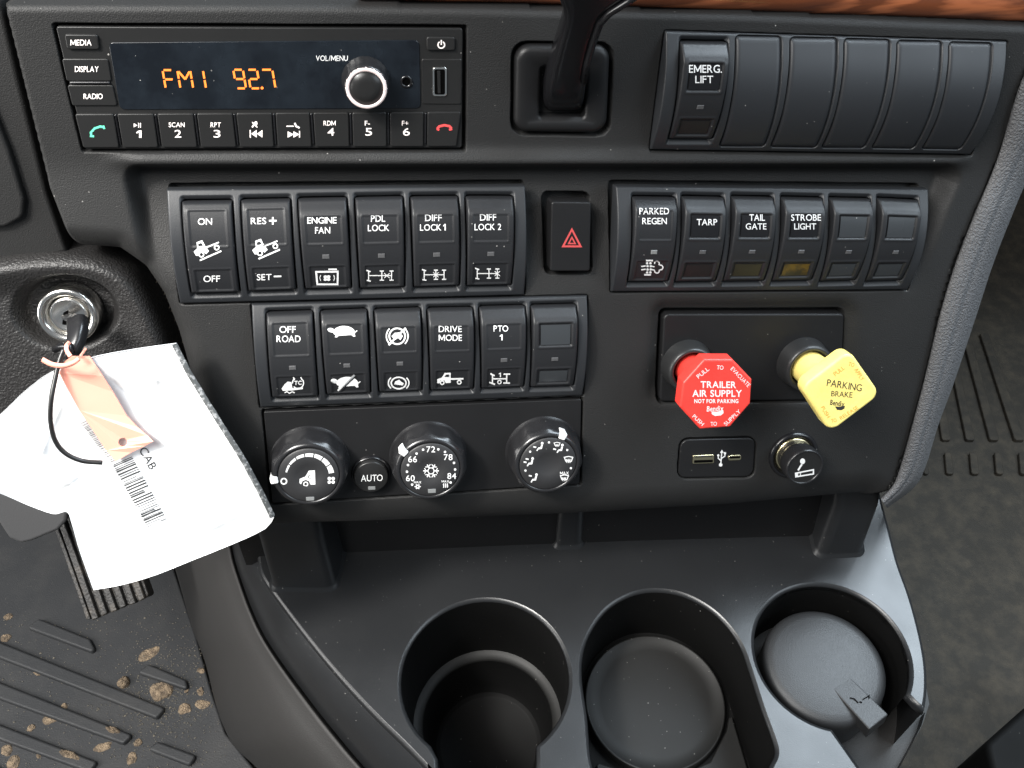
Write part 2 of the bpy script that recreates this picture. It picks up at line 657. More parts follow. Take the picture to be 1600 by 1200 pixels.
class Ink:
    """shapes in photo coordinates; printed on a surface by press()"""
    def __init__(s, z=None):
        s.items = []
        s.z = z or (lambda x, y: (x, y))
        s.k = z.k if z else 1.0

    def poly(s, pts):
        q = [s.z(*p) for p in pts]
        tri = tessellate_polygon([[Vector((p[0], p[1], 0)) for p in q]])
        s.items.append((np.array(q, float), [tuple(t) for t in tri]))
        return s

    def disc(s, x, y, r, ry=None, n=18, rot=0.0):
        ry = ry or r
        c, sn = math.cos(rot), math.sin(rot)
        s.poly([(x + r * math.cos(a) * c - ry * math.sin(a) * sn, y + r * math.cos(a) * sn + ry * math.sin(a) * c)
                for a in np.linspace(0, 2 * math.pi, n, endpoint=False)])
        return s

    def line(s, pts, w, close=False):
        p = [np.array(s.z(*q), float) for q in pts]
        w = 0.92 * w / s.k
        n = len(p)
        L_, R_ = [], []
        for i in range(n):
            a = p[(i - 1) % n] if (close or i > 0) else None
            b = p[(i + 1) % n] if (close or i < n - 1) else None
            ds = []
            if a is not None: ds.append(nrm(p[i] - a + 1e-9))
            if b is not None: ds.append(nrm(b - p[i] + 1e-9))
            t = nrm(sum(ds) + 1e-9)
            nn = np.array([-t[1], t[0]])
            m = 1.0
            if len(ds) == 2:
                m = 1 / max(0.5, abs(float(nn @ np.array([-ds[0][1], ds[0][0]]))))
            L_.append(p[i] + nn * w / 2 * m)
            R_.append(p[i] - nn * w / 2 * m)
        F = []
        for i in range(n if close else n - 1):
            j = (i + 1) % n
            F.append((i, j, n + j, n + i))
        s.items.append((np.array(L_ + R_), F))
        return s

    def ring(s, x, y, r, w, a0=0, a1=360, ry=None, n=24):
        ry = ry or r
        full = abs(a1 - a0) >= 360
        ang = np.radians(np.linspace(a0, a1, n, endpoint=not full))
        s.line([(x + r * math.cos(a), y + ry * math.sin(a)) for a in ang], w, full)
        return s

    def text(s, t, x, y, w, h, rot=0.0, bold=0.006, lean=0.0, slope=0.0):
        """centre x, y, width w and height h (photo or zoom units), rot degrees clockwise in the picture"""
        V, F = text_poly(t, bold)
        c, sn = math.cos(math.radians(rot)), math.sin(math.radians(rot))
        a = V[:, 0] * w
        b = -V[:, 1] * h
        a, b = a + lean * b, b + slope * a
        X = x + a * c - b * sn
        Y = y + a * sn + b * c
        q = np.array([s.z(X[i], Y[i]) for i in range(len(X))])
        s.items.append((q, F))
        return s

    def one(s, x, y, w, h):
        """a figure 1 with its flag, which the built-in face lacks"""
        s.poly([(x - w * .5, y - h * .28), (x - w * .02, y - h * .5), (x + w * .42, y - h * .5), (x + w * .42, y + h * .5), (x - w * .02, y + h * .5), (x - w * .02, y - h * .22), (x - w * .5, y - h * .08)])
        return s

    def press(s, name, surf, mat, parent, eps=0.00012, step=0.000006):
        if name == 'lettering' and len(s.items) > 1:      # every printed word is a piece of its own
            its = s.items
            for k, it in enumerate(its):
                s.items = [it]
                s.press(name, surf, mat, parent, eps + step * k)
            return
        V, F = [], []
        for k, (q, fs) in enumerate(s.items):
            b = sum(len(v) for v in V)
            V.append(surf(q[:, 0], q[:, 1], eps + step * k))
            F.extend([tuple(i + b for i in f) for f in fs])
        return mesh(name, np.concatenate(V), F, mat, parent, smooth=False)


def zoom(ox, oy, k):
    f = lambda x, y: (ox + x / k, oy + y / k)
    f.k = k
    return f


Z1 = zoom(0, 0, 4.0)
Z2 = zoom(400, 0, 4.0)
Z3 = zoom(780, 0, 4.0)
Z4 = zoom(1180, 0, 3.81)
Z5 = zoom(230, 270, 5.333)
Z6 = zoom(530, 270, 5.333)
Z7 = zoom(830, 270, 4.324)
Z8 = zoom(1180, 270, 4.324)
ZB1 = zoom(380, 450, 5.333)
ZB2 = zoom(640, 450, 5.333)
ZK1 = zoom(400, 630, 5.714)
ZK2 = zoom(660, 630, 5.714)
ZV = zoom(1000, 470, 4.0)
ZI = zoom(0, 380, 3.636)
ZG = zoom(0, 680, 3.636)


def flat_surf(plane, h):
    return lambda x, y, e: plane.pt(x, y, h + e)

# ------------------------------------------------------------------ the dashboard shell
RADIO_Q = [(82.5, 38), (727.5, 41), (726, 234), (130, 236)]
LEVER_Q = [(802, 67), (957, 68), (951, 211), (800, 209)]
BLK_T = [(1040, 49), (1573.7, 65.6), (1516, 241.5), (1016, 234)]
BLK_A = [(260, 296), (820.6, 290.6), (818.8, 461), (281.6, 474.5)]
BLK_B = [(393, 475.5), (917.5, 462.5), (910, 618), (407, 636.6)]
BLK_R = [(962, 291), (1450.5, 295.5), (1418, 452.7), (955, 456)]
HAZ_Q = [(855, 308), (926, 309), (924, 427), (854, 427)]
CLI_Q = [(410, 641), (910, 622), (907, 757), (424, 788)]
VAL_Q = [(1036, 488), (1321, 487), (1315, 626), (1029, 629)]
USB_Q = [(1063, 686), (1181, 683), (1178, 746), (1058, 748)]

TOP_E = [(3, 4), (400, 5), (700, 9), (1180, 20), (1600, 38), (1680, 43)]
RIGHT_E = [(1680, 60), (1604, 108), (1557, 250), (1521, 337), (1492, 413), (1468, 492), (1442, 600), (1420, 682), (1402, 745), (1390, 768), (1355, 793)]
BOT_E = [(1355, 793), (1150, 812), (900, 827), (600, 839), (410, 845), (330, 852)]
IGN_E = [(330, 852), (306, 700), (290, 600), (270, 530), (247, 472), (217, 428), (178, 401), (114, 396)]
LEFT_E = [(114, 396), (75, 295), (3, 4)]
DASH_POLY = TOP_E + RIGHT_E + BOT_E[1:] + IGN_E[1:] + LEFT_E[1:-1]


def axis_lines(lo, hi, coarse, fine, bands):
    xs = [lo]
    while xs[-1] < hi:
        x = xs[-1]
        xs.append(x + (fine if any(a - 3 <= x <= b + 3 for a, b in bands) else coarse))
    return np.array(xs)


GX = axis_lines(-6, 1690, 4.0, 1.3, [(76, 134), (720, 732), (796, 808), (948, 961), (1010, 1044), (1508, 1580), (252, 288), (814, 826),
                                     (388, 428), (902, 930), (948, 968), (1410, 1456), (850, 862), (1024, 1040), (1308, 1326), (1052, 1068), (1172, 1186)])
GY = axis_lines(-4, 872, 4.0, 1.3, [(30, 76), (204, 250), (284, 314), (420, 500), (610, 650), (678, 692), (740, 796)])
gx, gy = np.meshgrid(GX, GY, indexing='ij')
rr = ray(gx, gy)
iu = (rr @ U.n) / np.dot(U.o - C0, U.n)
il = (rr @ L.n) / np.dot(L.o - C0, L.n)
kk = 260.0
iz = np.logaddexp(iu * kk, il * kk) / kk
wl = 1 / (1 + np.exp(-(il - iu) * kk))
nn_ = wl[..., None] * L.n + (1 - wl[..., None]) * U.n
nn_ /= np.linalg.norm(nn_, axis=-1, keepdims=True)
Pd = C0 + rr / iz[..., None]
inside = poly_in(gx, gy, DASH_POLY)


def roll(pts, r, depth, extra):
    d = seg_dist(gx, gy, pts, False)
    d = np.where(inside, d, -d)
    q = np.clip(d / r, 0, 1)
    return depth * (1 - np.sqrt(np.clip(1 - (1 - q) ** 2, 0, 1))) + np.where(d < 0, -d * extra, 0)


h = np.zeros_like(gx)
h -= roll(TOP_E, 16, 0.006, 0.0015)
h -= roll(BOT_E, 62, 0.026, 0.002)
h -= roll(IGN_E, 46, 0.022, 0.002)
h -= roll(LEFT_E, 7, 0.005, 0.0015)
# sunk field that holds the switch rows, with a shadowed lip under the upper panel
rec = [(192, 258), (1508, 256), (1478, 330), (1380, 620), (300, 640), (225, 420)]
dr = sdf(gx, gy, rec, 22)
h -= 0.011 * sstep(6, -20, dr) * (1 - sstep(285, 470, gy))
h += 0.0035 * np.exp(-((gy - 249) / 13.0) ** 2) * sstep(150, 230, gx) * sstep(1530, 1480, gx)


def pocket(q, grow, r, depth, soft=1.2):
    global h
    c = np.mean(q, 0)
    qq = [(p[0] + grow * np.sign(p[0] - c[0]), p[1] + grow * np.sign(p[1] - c[1])) for p in q]
    lo = np.min(qq, 0) - 12
    hi = np.max(qq, 0) + 12
    m = (gx > lo[0]) & (gx < hi[0]) & (gy > lo[1]) & (gy < hi[1])
    d = sdf(gx[m], gy[m], qq, r)
    h[m] -= depth * sstep(soft, -soft, d)


pocket(RADIO_Q, 1.5, 4, 0.006)
pocket(LEVER_Q, 2, 22, 0.006)
pocket(BLK_T, 1.5, 3, 0.007)
pocket(BLK_A, 1.5, 4, 0.006)
pocket(BLK_B, 1.5, 4, 0.006)
pocket(BLK_R, 1.5, 4, 0.006)
pocket(HAZ_Q, 2, 10, 0.010)
pocket(CLI_Q, 1.0, 3, 0.005)
pocket(VAL_Q, 2.0, 9, 0.009, 1.5)
pocket(USB_Q, 0.5, 14, 0.006)
# shallow moat round the valve panel
lo = (gx > 980) & (gx < 1400) & (gy > 440) & (gy < 690)
dv = sdf(gx[lo], gy[lo], VAL_Q, 8)
h[lo] -= 0.004 * np.exp(-(np.clip(dv, 0, None) / 16.0) ** 2) * sstep(640, 600, gy[lo])

Vd = Pd + nn_ * h[..., None]
dd = np.where(inside, -1, 1) * seg_dist(gx, gy, DASH_POLY, True)
ok = dd < 9
okf = ok[:-1, :-1] & ok[1:, :-1] & ok[:-1, 1:] & ok[1:, 1:]
used = np.zeros(ok.shape, bool)
fidx = grid_faces(len(GX), len(GY), okf)
remap = np.full(ok.size, -1)
uq = np.unique(fidx)
remap[uq] = np.arange(len(uq))

dash = thing('dashboard', L, L.pt(850, 600, 0), 'black textured plastic dashboard panel carrying the switches and radio', 'dashboard')
mesh('panel', Vd.reshape(-1, 3)[uq], remap[fidx][:, ::-1], 'dash', dash)

# underside of the shell, running back from the lower edge
mb = MB()
be = resample(BOT_E, 40)
ra = [L.pt(x, y, 0) + L.n * -0.022 for x, y in be]
rb = [p + L.n * -0.10 + np.array([0, 0.01, 0.012]) for p in ra]
rc = [p + np.array([0, 0.05, 0.05]) for p in rb]
mb.loft([ra, rb, rc], False)
mb.build('underside', 'dash', dash)

# grained side trim along the right edge
TI = [(1672, 62), (1604, 108), (1557, 250), (1521, 337), (1492, 413), (1468, 492), (1442, 600), (1420, 682), (1402, 743), (1392, 762), (1376, 779)]
TO = [(1745, 60), (1685, 140), (1614, 264), (1578, 345), (1550, 418), (1526, 492), (1490, 600), (1467, 662), (1446, 730), (1428, 762), (1386, 794)]
ti, to = resample(catmull(TI, 6), 90), resample(catmull(TO, 6), 90)


def dash_pt(x, y, hh):
    return (L if y > 262 else U).pt(x, y, hh) if abs(y - 262) > 60 else U.pt(x, y, hh) * (0.5 - (y - 262) / 120) + L.pt(x, y, hh) * (0.5 + (y - 262) / 120)


rings = []
for f, hh in ((-0.06, -0.008), (0.0, -0.002), (0.02, 0.0016), (0.06, 0.0028), (0.25, 0.0044), (0.44, 0.0052), (0.50, 0.0046), (0.54, 0.0030), (0.58, 0.0026), (0.64, 0.0028), (0.80, -0.0010), (0.94, -0.0060), (0.99, -0.0100), (1.0, -0.016), (1.0, -0.08)):
    rings.append([dash_pt(a[0] + (b[0] - a[0]) * f, a[1] + (b[1] - a[1]) * f, hh) for a, b in zip(ti, to)])
mb = MB()
mb.loft(rings, False)
tr = mb.build('side_trim', 'trim', dash)
tr['label'] = 'grey leather grained trim down the right edge'

# polished wood strip above the panel
wd = thing('wood_trim', U, U.pt(1150, 0, -0.01), 'reddish brown polished wood trim strip above the dashboard', 'trim strip')
we = [(560, -4), (690, 0), (870, 4), (1180, 16), (1600, 33), (1700, 38)]
rings = []
for dy, hh in ((7, -0.016), (2, -0.010), (0, -0.006), (-5, -0.003), (-20, 0.0), (-60, 0.001), (-110, -0.002)):
    rings.append([U.pt(x, y + dy, hh) for x, y in resample(we, 30)])
mb = MB()
mb.loft(rings, False)
mb.build('strip', 'wood', wd)
# dark filler behind the top seam
mb = MB()
mb.loft([[U.pt(x, y - 60, -0.030) for x, y in ((-80, 0), (700, 0), (1760, 30))], [U.pt(x, y, -0.024) for x, y in ((-80, 30), (700, 40), (1760, 70))]], False)
mb.build('seam_backing', 'black', wd)

# steering column cover at the far left
cv = thing('column_cover', U, U.pt(20, 250, -0.02), 'dark plastic column cover at the left edge beside the radio', 'cover')
mb = MB()
outl = uvs(U, [(-120, -40), (10, -40), (2, 6), (28, 120), (72, 298), (106, 394), (70, 402), (0, 416), (-120, 430)], -0.010)
mb.prism(U, outl, -0.05, -0.010, 0.002)
c1 = mb.build('shell', 'dash', cv)
slab('lid', U, [(-140, 60), (-20, 150), (14, 235), (38, 312), (36, 340), (10, 355), (-140, 372)], -0.02, -0.0065, 0.006, 0.0018, 'dash', cv)

# ------------------------------------------------------------------ switch panels and rockers
class Block:
    def __init__(s, plane, q, he=0.0012, bulge=0.0065):
        s.plane, s.he, s.bulge = plane, he, bulge
        s.q = uvs(plane, q, he)          # TL TR BR BL

    def st(s, u, v):
        TL, TR, BR, BL = s.q
        vt = TL[1] + (TR[1] - TL[1]) * (u - TL[0]) / (TR[0] - TL[0])
        vb = BL[1] + (BR[1] - BL[1]) * (u - BL[0]) / (BR[0] - BL[0])
        return (vt - v) / (vt - vb)

    def hb_t(s, t):
        return s.he + s.bulge * np.clip(1 - (2 * np.clip(t, 0, 1) - 1) ** 2, 0, 1)

    def hb(s, u, v):
        return s.hb_t(s.st(u, v))

    def surf(s, x, y, e):
        hh = np.full(np.shape(x), s.he)
        for _ in range(5):
            u, v = s.plane.uv(x, y, hh)
            hh = s.hb(u, v)
        return s.plane.P(u, v, hh + e)


def bil(q, S, T):
    TL, TR, BR, BL = q
    return ((1 - S) * (1 - T))[..., None] * TL + (S * (1 - T))[..., None] * TR + (S * T)[..., None] * BR + ((1 - S) * T)[..., None] * BL


def rocker_quad(blk, q):
    hh = blk.hb_t(0.11)
    return uvs(blk.plane, q, hh)


def grow_quad(q, l, t, r, b):
    q = np.array(q)
    q[0] += (-l, t); q[1] += (r, t); q[2] += (r, -b); q[3] += (-l, -b)
    return q


def bezel(name, blk, rockers, label, step=0.00034, blanks=()):
    q = blk.q
    wid = np.linalg.norm(q[1] - q[0])
    hei = np.linalg.norm(q[3] - q[0])
    ns, nt = int(wid / step), int(hei / step)
    s_ = np.r_[0, np.linspace(0, 1, ns), 1]
    t_ = np.r_[0, np.linspace(0, 1, nt), 1]
    S, T = np.meshgrid(s_, t_, indexing='ij')
    uv = bil(q, S, T)
    u, v = uv[..., 0], uv[..., 1]
    hh = blk.hb_t(T)
    de = -sdf(u, v, [tuple(p) for p in q])
    e = np.clip(de / 0.0009, 0, 1)
    hh = hh - 0.0009 * (1 - np.sqrt(np.clip(1 - (1 - e) ** 2, 0, 1)))
    for rq in rockers:
        m = (u > rq[:, 0].min() - .006) & (u < rq[:, 0].max() + .006) & (v > rq[:, 1].min() - .006) & (v < rq[:, 1].max() + .006)
        do = sdf(u[m], v[m], grow_quad(rq, 0.0012, 0.0030, 0.0012, 0.0036), 0.0018)
        x = np.clip(-do / 0.0030, 0, 1)
        sc = 0.0034 * (x ** 1.2)
        dg = sdf(u[m], v[m], grow_quad(rq, 0.0004, 0.0004, 0.0004, 0.0004), 0.0012)
        sc = sc + 0.007 * sstep(0.0003, -0.0002, dg)
        hh[m] -= sc
    for bq in blanks:
        m = (u > bq[:, 0].min() - .004) & (u < bq[:, 0].max() + .004) & (v > bq[:, 1].min() - .004) & (v < bq[:, 1].max() + .004)
        dg = sdf(u[m], v[m], grow_quad(bq, 0.0006, 0.0006, 0.0006, 0.0006), 0.0022)
        hh[m] -= 0.0022 * sstep(0.0003, -0.0003, dg)
    hh[0, :] = hh[-1, :] = -0.005
    hh[:, 0] = hh[:, -1] = -0.005
    root = thing(name, blk.plane, blk.plane.P(*q.mean(0), 0.0), label, 'switch panel', 'rocker switch panels')
    mesh('bezel', blk.plane.P(u, v, hh).reshape(-1, 3), grid_faces(ns + 2, nt + 2)[:, ::-1], 'bezel', root)
    return root


class Rocker:
    def __init__(s, blk, quad_px, label, kind='moulded', tc=0.13, crest=0.0042, tail=-0.0004):
        s.blk, s.plane = blk, blk.plane
        s.q = rocker_quad(blk, quad_px)
        s.kind, s.tc = kind, tc
        tt = np.linspace(0, 1, 161)
        prof = np.interp(tt, [0, tc, 0.5, 1], [0.0008, crest, crest * 0.55 + tail * 0.45, tail])
        k = 7
        pp = np.r_[np.full(k, prof[0]), prof, np.full(k, prof[-1])]
        prof = np.convolve(pp, np.ones(2 * k + 1) / (2 * k + 1), 'valid')
        s.tt, s.prof = tt, prof
        if kind == 'moulded':
            s.up = (0.13, 0.87, tc + 0.03, 0.45, 0.00028)
            s.lo = (0.14, 0.88, 0.72, 0.97, 0.00050)
        else:
            s.up = (0.14, 0.86, 0.16, 0.43, 0.0009)
            s.lo = (0.14, 0.86, 0.745, 0.945, 0.0007)
        c = s.q.mean(0)
        s.root = thing('rocker_switch', s.plane, s.plane.P(c[0], c[1], 0.0), label, 'switch', 'rocker switches on the dashboard')
        s.build()

    def st(s, u, v):
        TL, TR, BR, BL = s.q
        vt = TL[1] + (TR[1] - TL[1]) * (u - TL[0]) / (TR[0] - TL[0])
        vb = BL[1] + (BR[1] - BL[1]) * (u - BL[0]) / (BR[0] - BL[0])
        t = (vt - v) / (vt - vb)
        ul = TL[0] + (BL[0] - TL[0]) * t
        ur = TR[0] + (BR[0] - TR[0]) * t
        return (u - ul) / (ur - ul), t

    def base(s, u, v):
        S, T = s.st(u, v)
        return s.blk.hb(u, v) + np.interp(np.clip(T, 0, 1), s.tt, s.prof), S, T

    def height(s, u, v, windows=True):
        hh, S, T = s.base(u, v)
        w = np.linalg.norm(s.q[1] - s.q[0])
        l = np.linalg.norm(s.q[3] - s.q[0])

        def box(b):
            dx = np.maximum(b[0] - S, S - b[1]) * w
            dy = np.maximum(b[2] - T, T - b[3]) * l
            return np.where((dx > 0) & (dy > 0), np.hypot(dx, dy), np.maximum(dx, dy))
        for b in (s.up, s.lo):
            d = box(b)
            hh = hh - b[4] * sstep(0.00030, -0.00025, d)
            if s.kind != 'moulded':
                hh = hh + 0.00035 * np.exp(-((d - 0.0009) / 0.0005) ** 2)
            else:
                hh = hh + 0.00022 * np.exp(-((d - 0.0005) / 0.00035) ** 2)
        return hh

    def build(s):
        ns, nt = 44, 84
        s_ = np.r_[0, np.linspace(0, 1, ns), 1]
        t_ = np.r_[0, np.linspace(0, 1, nt), 1]
        S, T = np.meshgrid(s_, t_, indexing='ij')
        uv = bil(s.q, S, T)
        # rounded plan corners
        u, v = uv[..., 0], uv[..., 1]
        hh = s.height(u, v)
        de = np.clip(-sdf(u, v, [tuple(p) for p in s.q], 0.0011), 0, None)
        e = np.clip(de / 0.0010, 0, 1)
        hh = hh - 0.0010 * (1 - np.sqrt(np.clip(1 - (1 - e) ** 2, 0, 1)))
        hh[0, :] = hh[-1, :] = -0.006
        hh[:, 0] = hh[:, -1] = -0.006
        s.body = mesh('rocker', s.plane.P(u, v, hh).reshape(-1, 3), grid_faces(ns + 2, nt + 2)[:, ::-1], 'rocker', s.root)

    def surf(s, x, y, e):
        hh = np.full(np.shape(x), 0.006)
        for _ in range(6):
            u, v = s.plane.uv(x, y, hh)
            hh = s.height(u, v)
        return s.plane.P(u, v, hh + e)

    def lens_surf(s, x, y, e):
        hh = np.full(np.shape(x), 0.006)
        for _ in range(6):
            u, v = s.plane.uv(x, y, hh)
            hh = s.base(u, v)[0]
        return s.plane.P(u, v, hh + e)

    def patch(s, name, b, lift, mat, inset_=0.03):
        n = 7
        S, T = np.meshgrid(np.linspace(b[0] + inset_, b[1] - inset_, n), np.linspace(b[2] + inset_ * .5, b[3] - inset_ * .5, n), indexing='ij')
        uv = bil(s.q, S, T)
        hh, _, _ = s.base(uv[..., 0], uv[..., 1])
        hh = hh - b[4] + lift
        return mesh(name, s.plane.P(uv[..., 0], uv[..., 1], hh).reshape(-1, 3), grid_faces(n, n)[:, ::-1], mat, s.root)

    def lens_box(s, cs=0.5, ct=0.60, w=0.15, hgt=0.05, mat='led'):
        mb = MB()
        cs_ = [(cs - w / 2, ct - hgt / 2), (cs + w / 2, ct - hgt / 2), (cs + w / 2, ct + hgt / 2), (cs - w / 2, ct + hgt / 2)]
        uv = np.array([bil(s.q, np.array(a), np.array(b)) for a, b in cs_])
        hh, _, _ = s.base(uv[:, 0], uv[:, 1])
        r0 = s.plane.P(uv[:, 0], uv[:, 1], hh - 0.0004)
        r1 = s.plane.P(uv[:, 0], uv[:, 1], hh + 0.00025)
        c = uv.mean(0)
        uv2 = c + (uv - c) * 0.8
        r2 = s.plane.P(uv2[:, 0], uv2[:, 1], hh + 0.0004)
        mb.loft([r0[::-1], r1[::-1], r2[::-1]], True, False, True)
        return mb.build('indicator', mat, s.root, smooth=False)


bA, bB, bR, bT = Block(L, BLK_A), Block(L, BLK_B), Block(L, BLK_R, 0.0012, 0.0075), Block(U, BLK_T, 0.0012, 0.0085)
QA = [[(284.5, 316), (362, 315), (374, 455.5), (300, 457.5)], [(377, 314), (453, 312.5), (462.5, 451.5), (389, 454)],
      [(466, 312), (541, 310.5), (549, 450), (477.5, 452)], [(555, 310.5), (629, 309), (632, 448.5), (563, 451)],
      [(641.5, 309.5), (715, 308.5), (717.5, 446.5), (647, 449)], [(728, 308.5), (801, 308.5), (799, 445.5), (729.7, 447)]]
QB = [[(416.5, 491), (488, 488.5), (497, 618), (426, 620.5)], [(501, 488.5), (573, 486), (579, 614), (511, 617)],
      [(585, 486.5), (656.5, 484), (659, 610), (593, 613)], [(668, 484.7), (738.5, 483), (739.5, 607.5), (673, 610)],
      [(749, 482), (820, 480), (818, 604), (752.5, 607)], [(830, 480), (900, 478), (896, 603), (829, 605)]]
QR = [[(988.5, 309), (1055, 310), (1044, 440), (981.5, 440.7)], [(1066, 308.5), (1130.6, 310), (1118, 440), (1055.5, 441)],
      [(1144, 308.5), (1208, 310), (1194, 439), (1130.6, 440)], [(1221.6, 309.5), (1285, 311), (1268, 438), (1207, 439.5)],
      [(1297, 310.5), (1360, 312), (1337, 438), (1282, 440)], [(1372, 311), (1434, 314), (1409, 438), (1353.5, 440)]]
QT = [[(1064, 67.5), (1137, 68.5), (1112.5, 217.5), (1045, 217.5)]]
QBL = [[(1152.5, 59), (1222, 60.5), (1195, 229), (1126, 229)], [(1238, 62), (1310, 63), (1276, 231), (1206, 230)],
       [(1323, 64), (1392.6, 65.6), (1350.6, 231.5), (1286, 231)], [(1405.7, 67), (1474, 68), (1428, 232.5), (1364, 231.5)],
       [(1487, 69.5), (1552.7, 71), (1501.5, 233.6), (1442.5, 232.5)]]

bezel('switch_panel', bA, [rocker_quad(bA, q) for q in QA], 'black switch panel around the row from ON to DIFF LOCK 2')
bezel('switch_panel', bB, [rocker_quad(bB, q) for q in QB], 'black switch panel around the row from OFF ROAD to PTO 1')
bezel('switch_panel', bR, [rocker_quad(bR, q) for q in QR], 'black switch panel around the row from PARKED REGEN to STROBE LIGHT')
blq = [uvs(U, q, bT.hb_t(0.08)) for q in QBL]
top_panel = bezel('switch_panel', bT, [rocker_quad(bT, q) for q in QT], 'bluish black switch panel with blank covers beside EMERG. LIFT', blanks=blq)
for q in blq:
    ns, nt = 20, 40
    s_ = np.r_[0, np.linspace(0, 1, ns), 1]
    t_ = np.r_[0, np.linspace(0, 1, nt), 1]
    S, T = np.meshgrid(s_, t_, indexing='ij')
    uv = bil(q, S, T)
    hh = bT.hb(uv[..., 0], uv[..., 1]) - 0.0001
    de = np.clip(-sdf(uv[..., 0], uv[..., 1], [tuple(p) for p in q], 0.0018), 0, None)
    e = np.clip(de / 0.0007, 0, 1)
    hh = hh - 0.0007 * (1 - np.sqrt(np.clip(1 - (1 - e) ** 2, 0, 1)))
    hh[0, :] = hh[-1, :] = -0.002
    hh[:, 0] = hh[:, -1] = -0.002
    mesh('blank_cover', U.P(uv[..., 0], uv[..., 1], hh).reshape(-1, 3), grid_faces(ns + 2, nt + 2)[:, ::-1], 'blank', top_panel)


def letter(rk, ink, name='lettering', mat='white'):
    if rk.kind == 'window':
        ink.press(name, rk.lens_surf, mat, rk.root, 0.0001)
    else:
        ink.press(name, rk.surf, mat, rk.root, 0.0003)


def truck_slope(z, ox, oy):
    i = Ink(z)
    o = lambda *p: [(x + ox, y + oy) for x, y in p]
    i.poly(o((388, 655), (418, 628), (412, 578), (460, 560), (482, 605), (516, 652), (492, 676), (470, 660), (440, 662), (430, 690), (408, 690)))
    i.line(o((490, 622), (598, 578)), 13)
    i.line(o((440, 728), (618, 650)), 15)
    i.ring(580 + ox, 622 + oy, 18, 12)
    i.ring(452 + ox, 680 + oy, 19, 12)
    return i


# row A: ON ... DIFF LOCK 2
r = Rocker(bA, QA[0], 'rocker switch lettered ON and OFF with a truck on a slope', tc=0.05, crest=0.0022, tail=0.0010)
letter(r, Ink(Z5).text('ON', 482, 405, 118, 56, slope=-0.01).text('OFF', 538, 882, 138, 54, slope=-0.01))
letter(r, truck_slope(Z5, 0, 0), 'symbol')
Ink(Z5).poly([(428, 612), (425, 590), (450, 582), (466, 602)]).press('symbol_window', r.surf, 'rocker', r.root, 0.00055)
r = Rocker(bA, QA[1], 'rocker switch lettered RES + and SET - with a truck on a slope', tc=0.05, crest=0.0022, tail=0.0010)
letter(r, Ink(Z5).text('RES', 928, 400, 128, 54, slope=-0.01).line([(1015, 398), (1078, 398)], 15).line([(1047, 368), (1047, 430)], 15)
       .text('SET', 975, 868, 122, 52, slope=-0.01).line([(1055, 862), (1118, 861)], 14))
letter(r, truck_slope(Z5, 488, -12), 'symbol')
Ink(Z5).poly([(916, 600), (913, 578), (938, 570), (954, 590)]).press('symbol_window', r.surf, 'rocker', r.root, 0.00055)
r = Rocker(bA, QA[2], 'rocker switch lettered ENGINE FAN with a radiator fan symbol')
letter(r, Ink(Z5).text('ENGINE', 1456, 395, 244, 54, slope=-0.01).text('FAN', 1462, 478, 126, 54, slope=-0.01))
i = Ink(Z5).line([(1408, 824), (1588, 822), (1586, 928), (1418, 928)], 16, True).line([(1510, 803), (1580, 803)], 13)
for a in range(4):
    i.disc(1498 + 19 * math.cos(a * 1.5708 + .785), 876 + 16 * math.sin(a * 1.5708 + .785), 15, 12)
i.line([(1446, 850), (1438, 874), (1446, 900)], 6).line([(1554, 850), (1562, 874), (1554, 900)], 6)
letter(r, i, 'symbol')
r.lens_box()


def axles(z, xs, cy, xm, wide=True):
    i = Ink(z)
    i.line([(xs[0], cy), (xs[-1], cy)], 8)
    for k, x in enumerate(xs):
        i.line([(x, cy - 38), (x, cy + 38)], 9)
        if k == 0:
            i.line([(x - 18, cy - 44), (x + 16, cy - 32)], 11).line([(x - 16, cy + 40), (x + 18, cy + 46)], 11)
        else:
            i.line([(x - 17, cy - 38), (x + 17, cy - 38)], 10).line([(x - 17, cy + 38), (x + 17, cy + 38)], 10)
    i.line([(xm - 22, cy - 20), (xm + 22, cy + 20)], 6.5).line([(xm - 22, cy + 20), (xm + 22, cy - 20)], 6.5)
    return i


r = Rocker(bA, QA[3], 'rocker switch lettered PDL LOCK with an axle symbol')
letter(r, Ink(Z6).text('PDL', 324, 380, 120, 54).text('LOCK', 328, 458, 178, 54, slope=-0.01))
letter(r, axles(Z6, (245, 355, 436), 855, 397), 'symbol'); r.lens_box()
r = Rocker(bA, QA[4], 'rocker switch lettered DIFF LOCK 1 with the middle axle crossed')
letter(r, Ink(Z6).text('DIFF', 784, 374, 138, 54).text('LOCK', 762, 454, 178, 54, slope=-0.01).one(878, 452, 24, 54))
letter(r, axles(Z6, (708, 805, 873), 848, 805), 'symbol'); r.lens_box()
r = Rocker(bA, QA[5], 'rocker switch lettered DIFF LOCK 2 with the rear axle crossed')
letter(r, Ink(Z6).text('DIFF', 1240, 370, 136, 54).text('LOCK 2', 1238, 450, 222, 54, slope=-0.01))
letter(r, axles(Z6, (1150, 1247, 1317), 838, 1317), 'symbol'); r.lens_box()

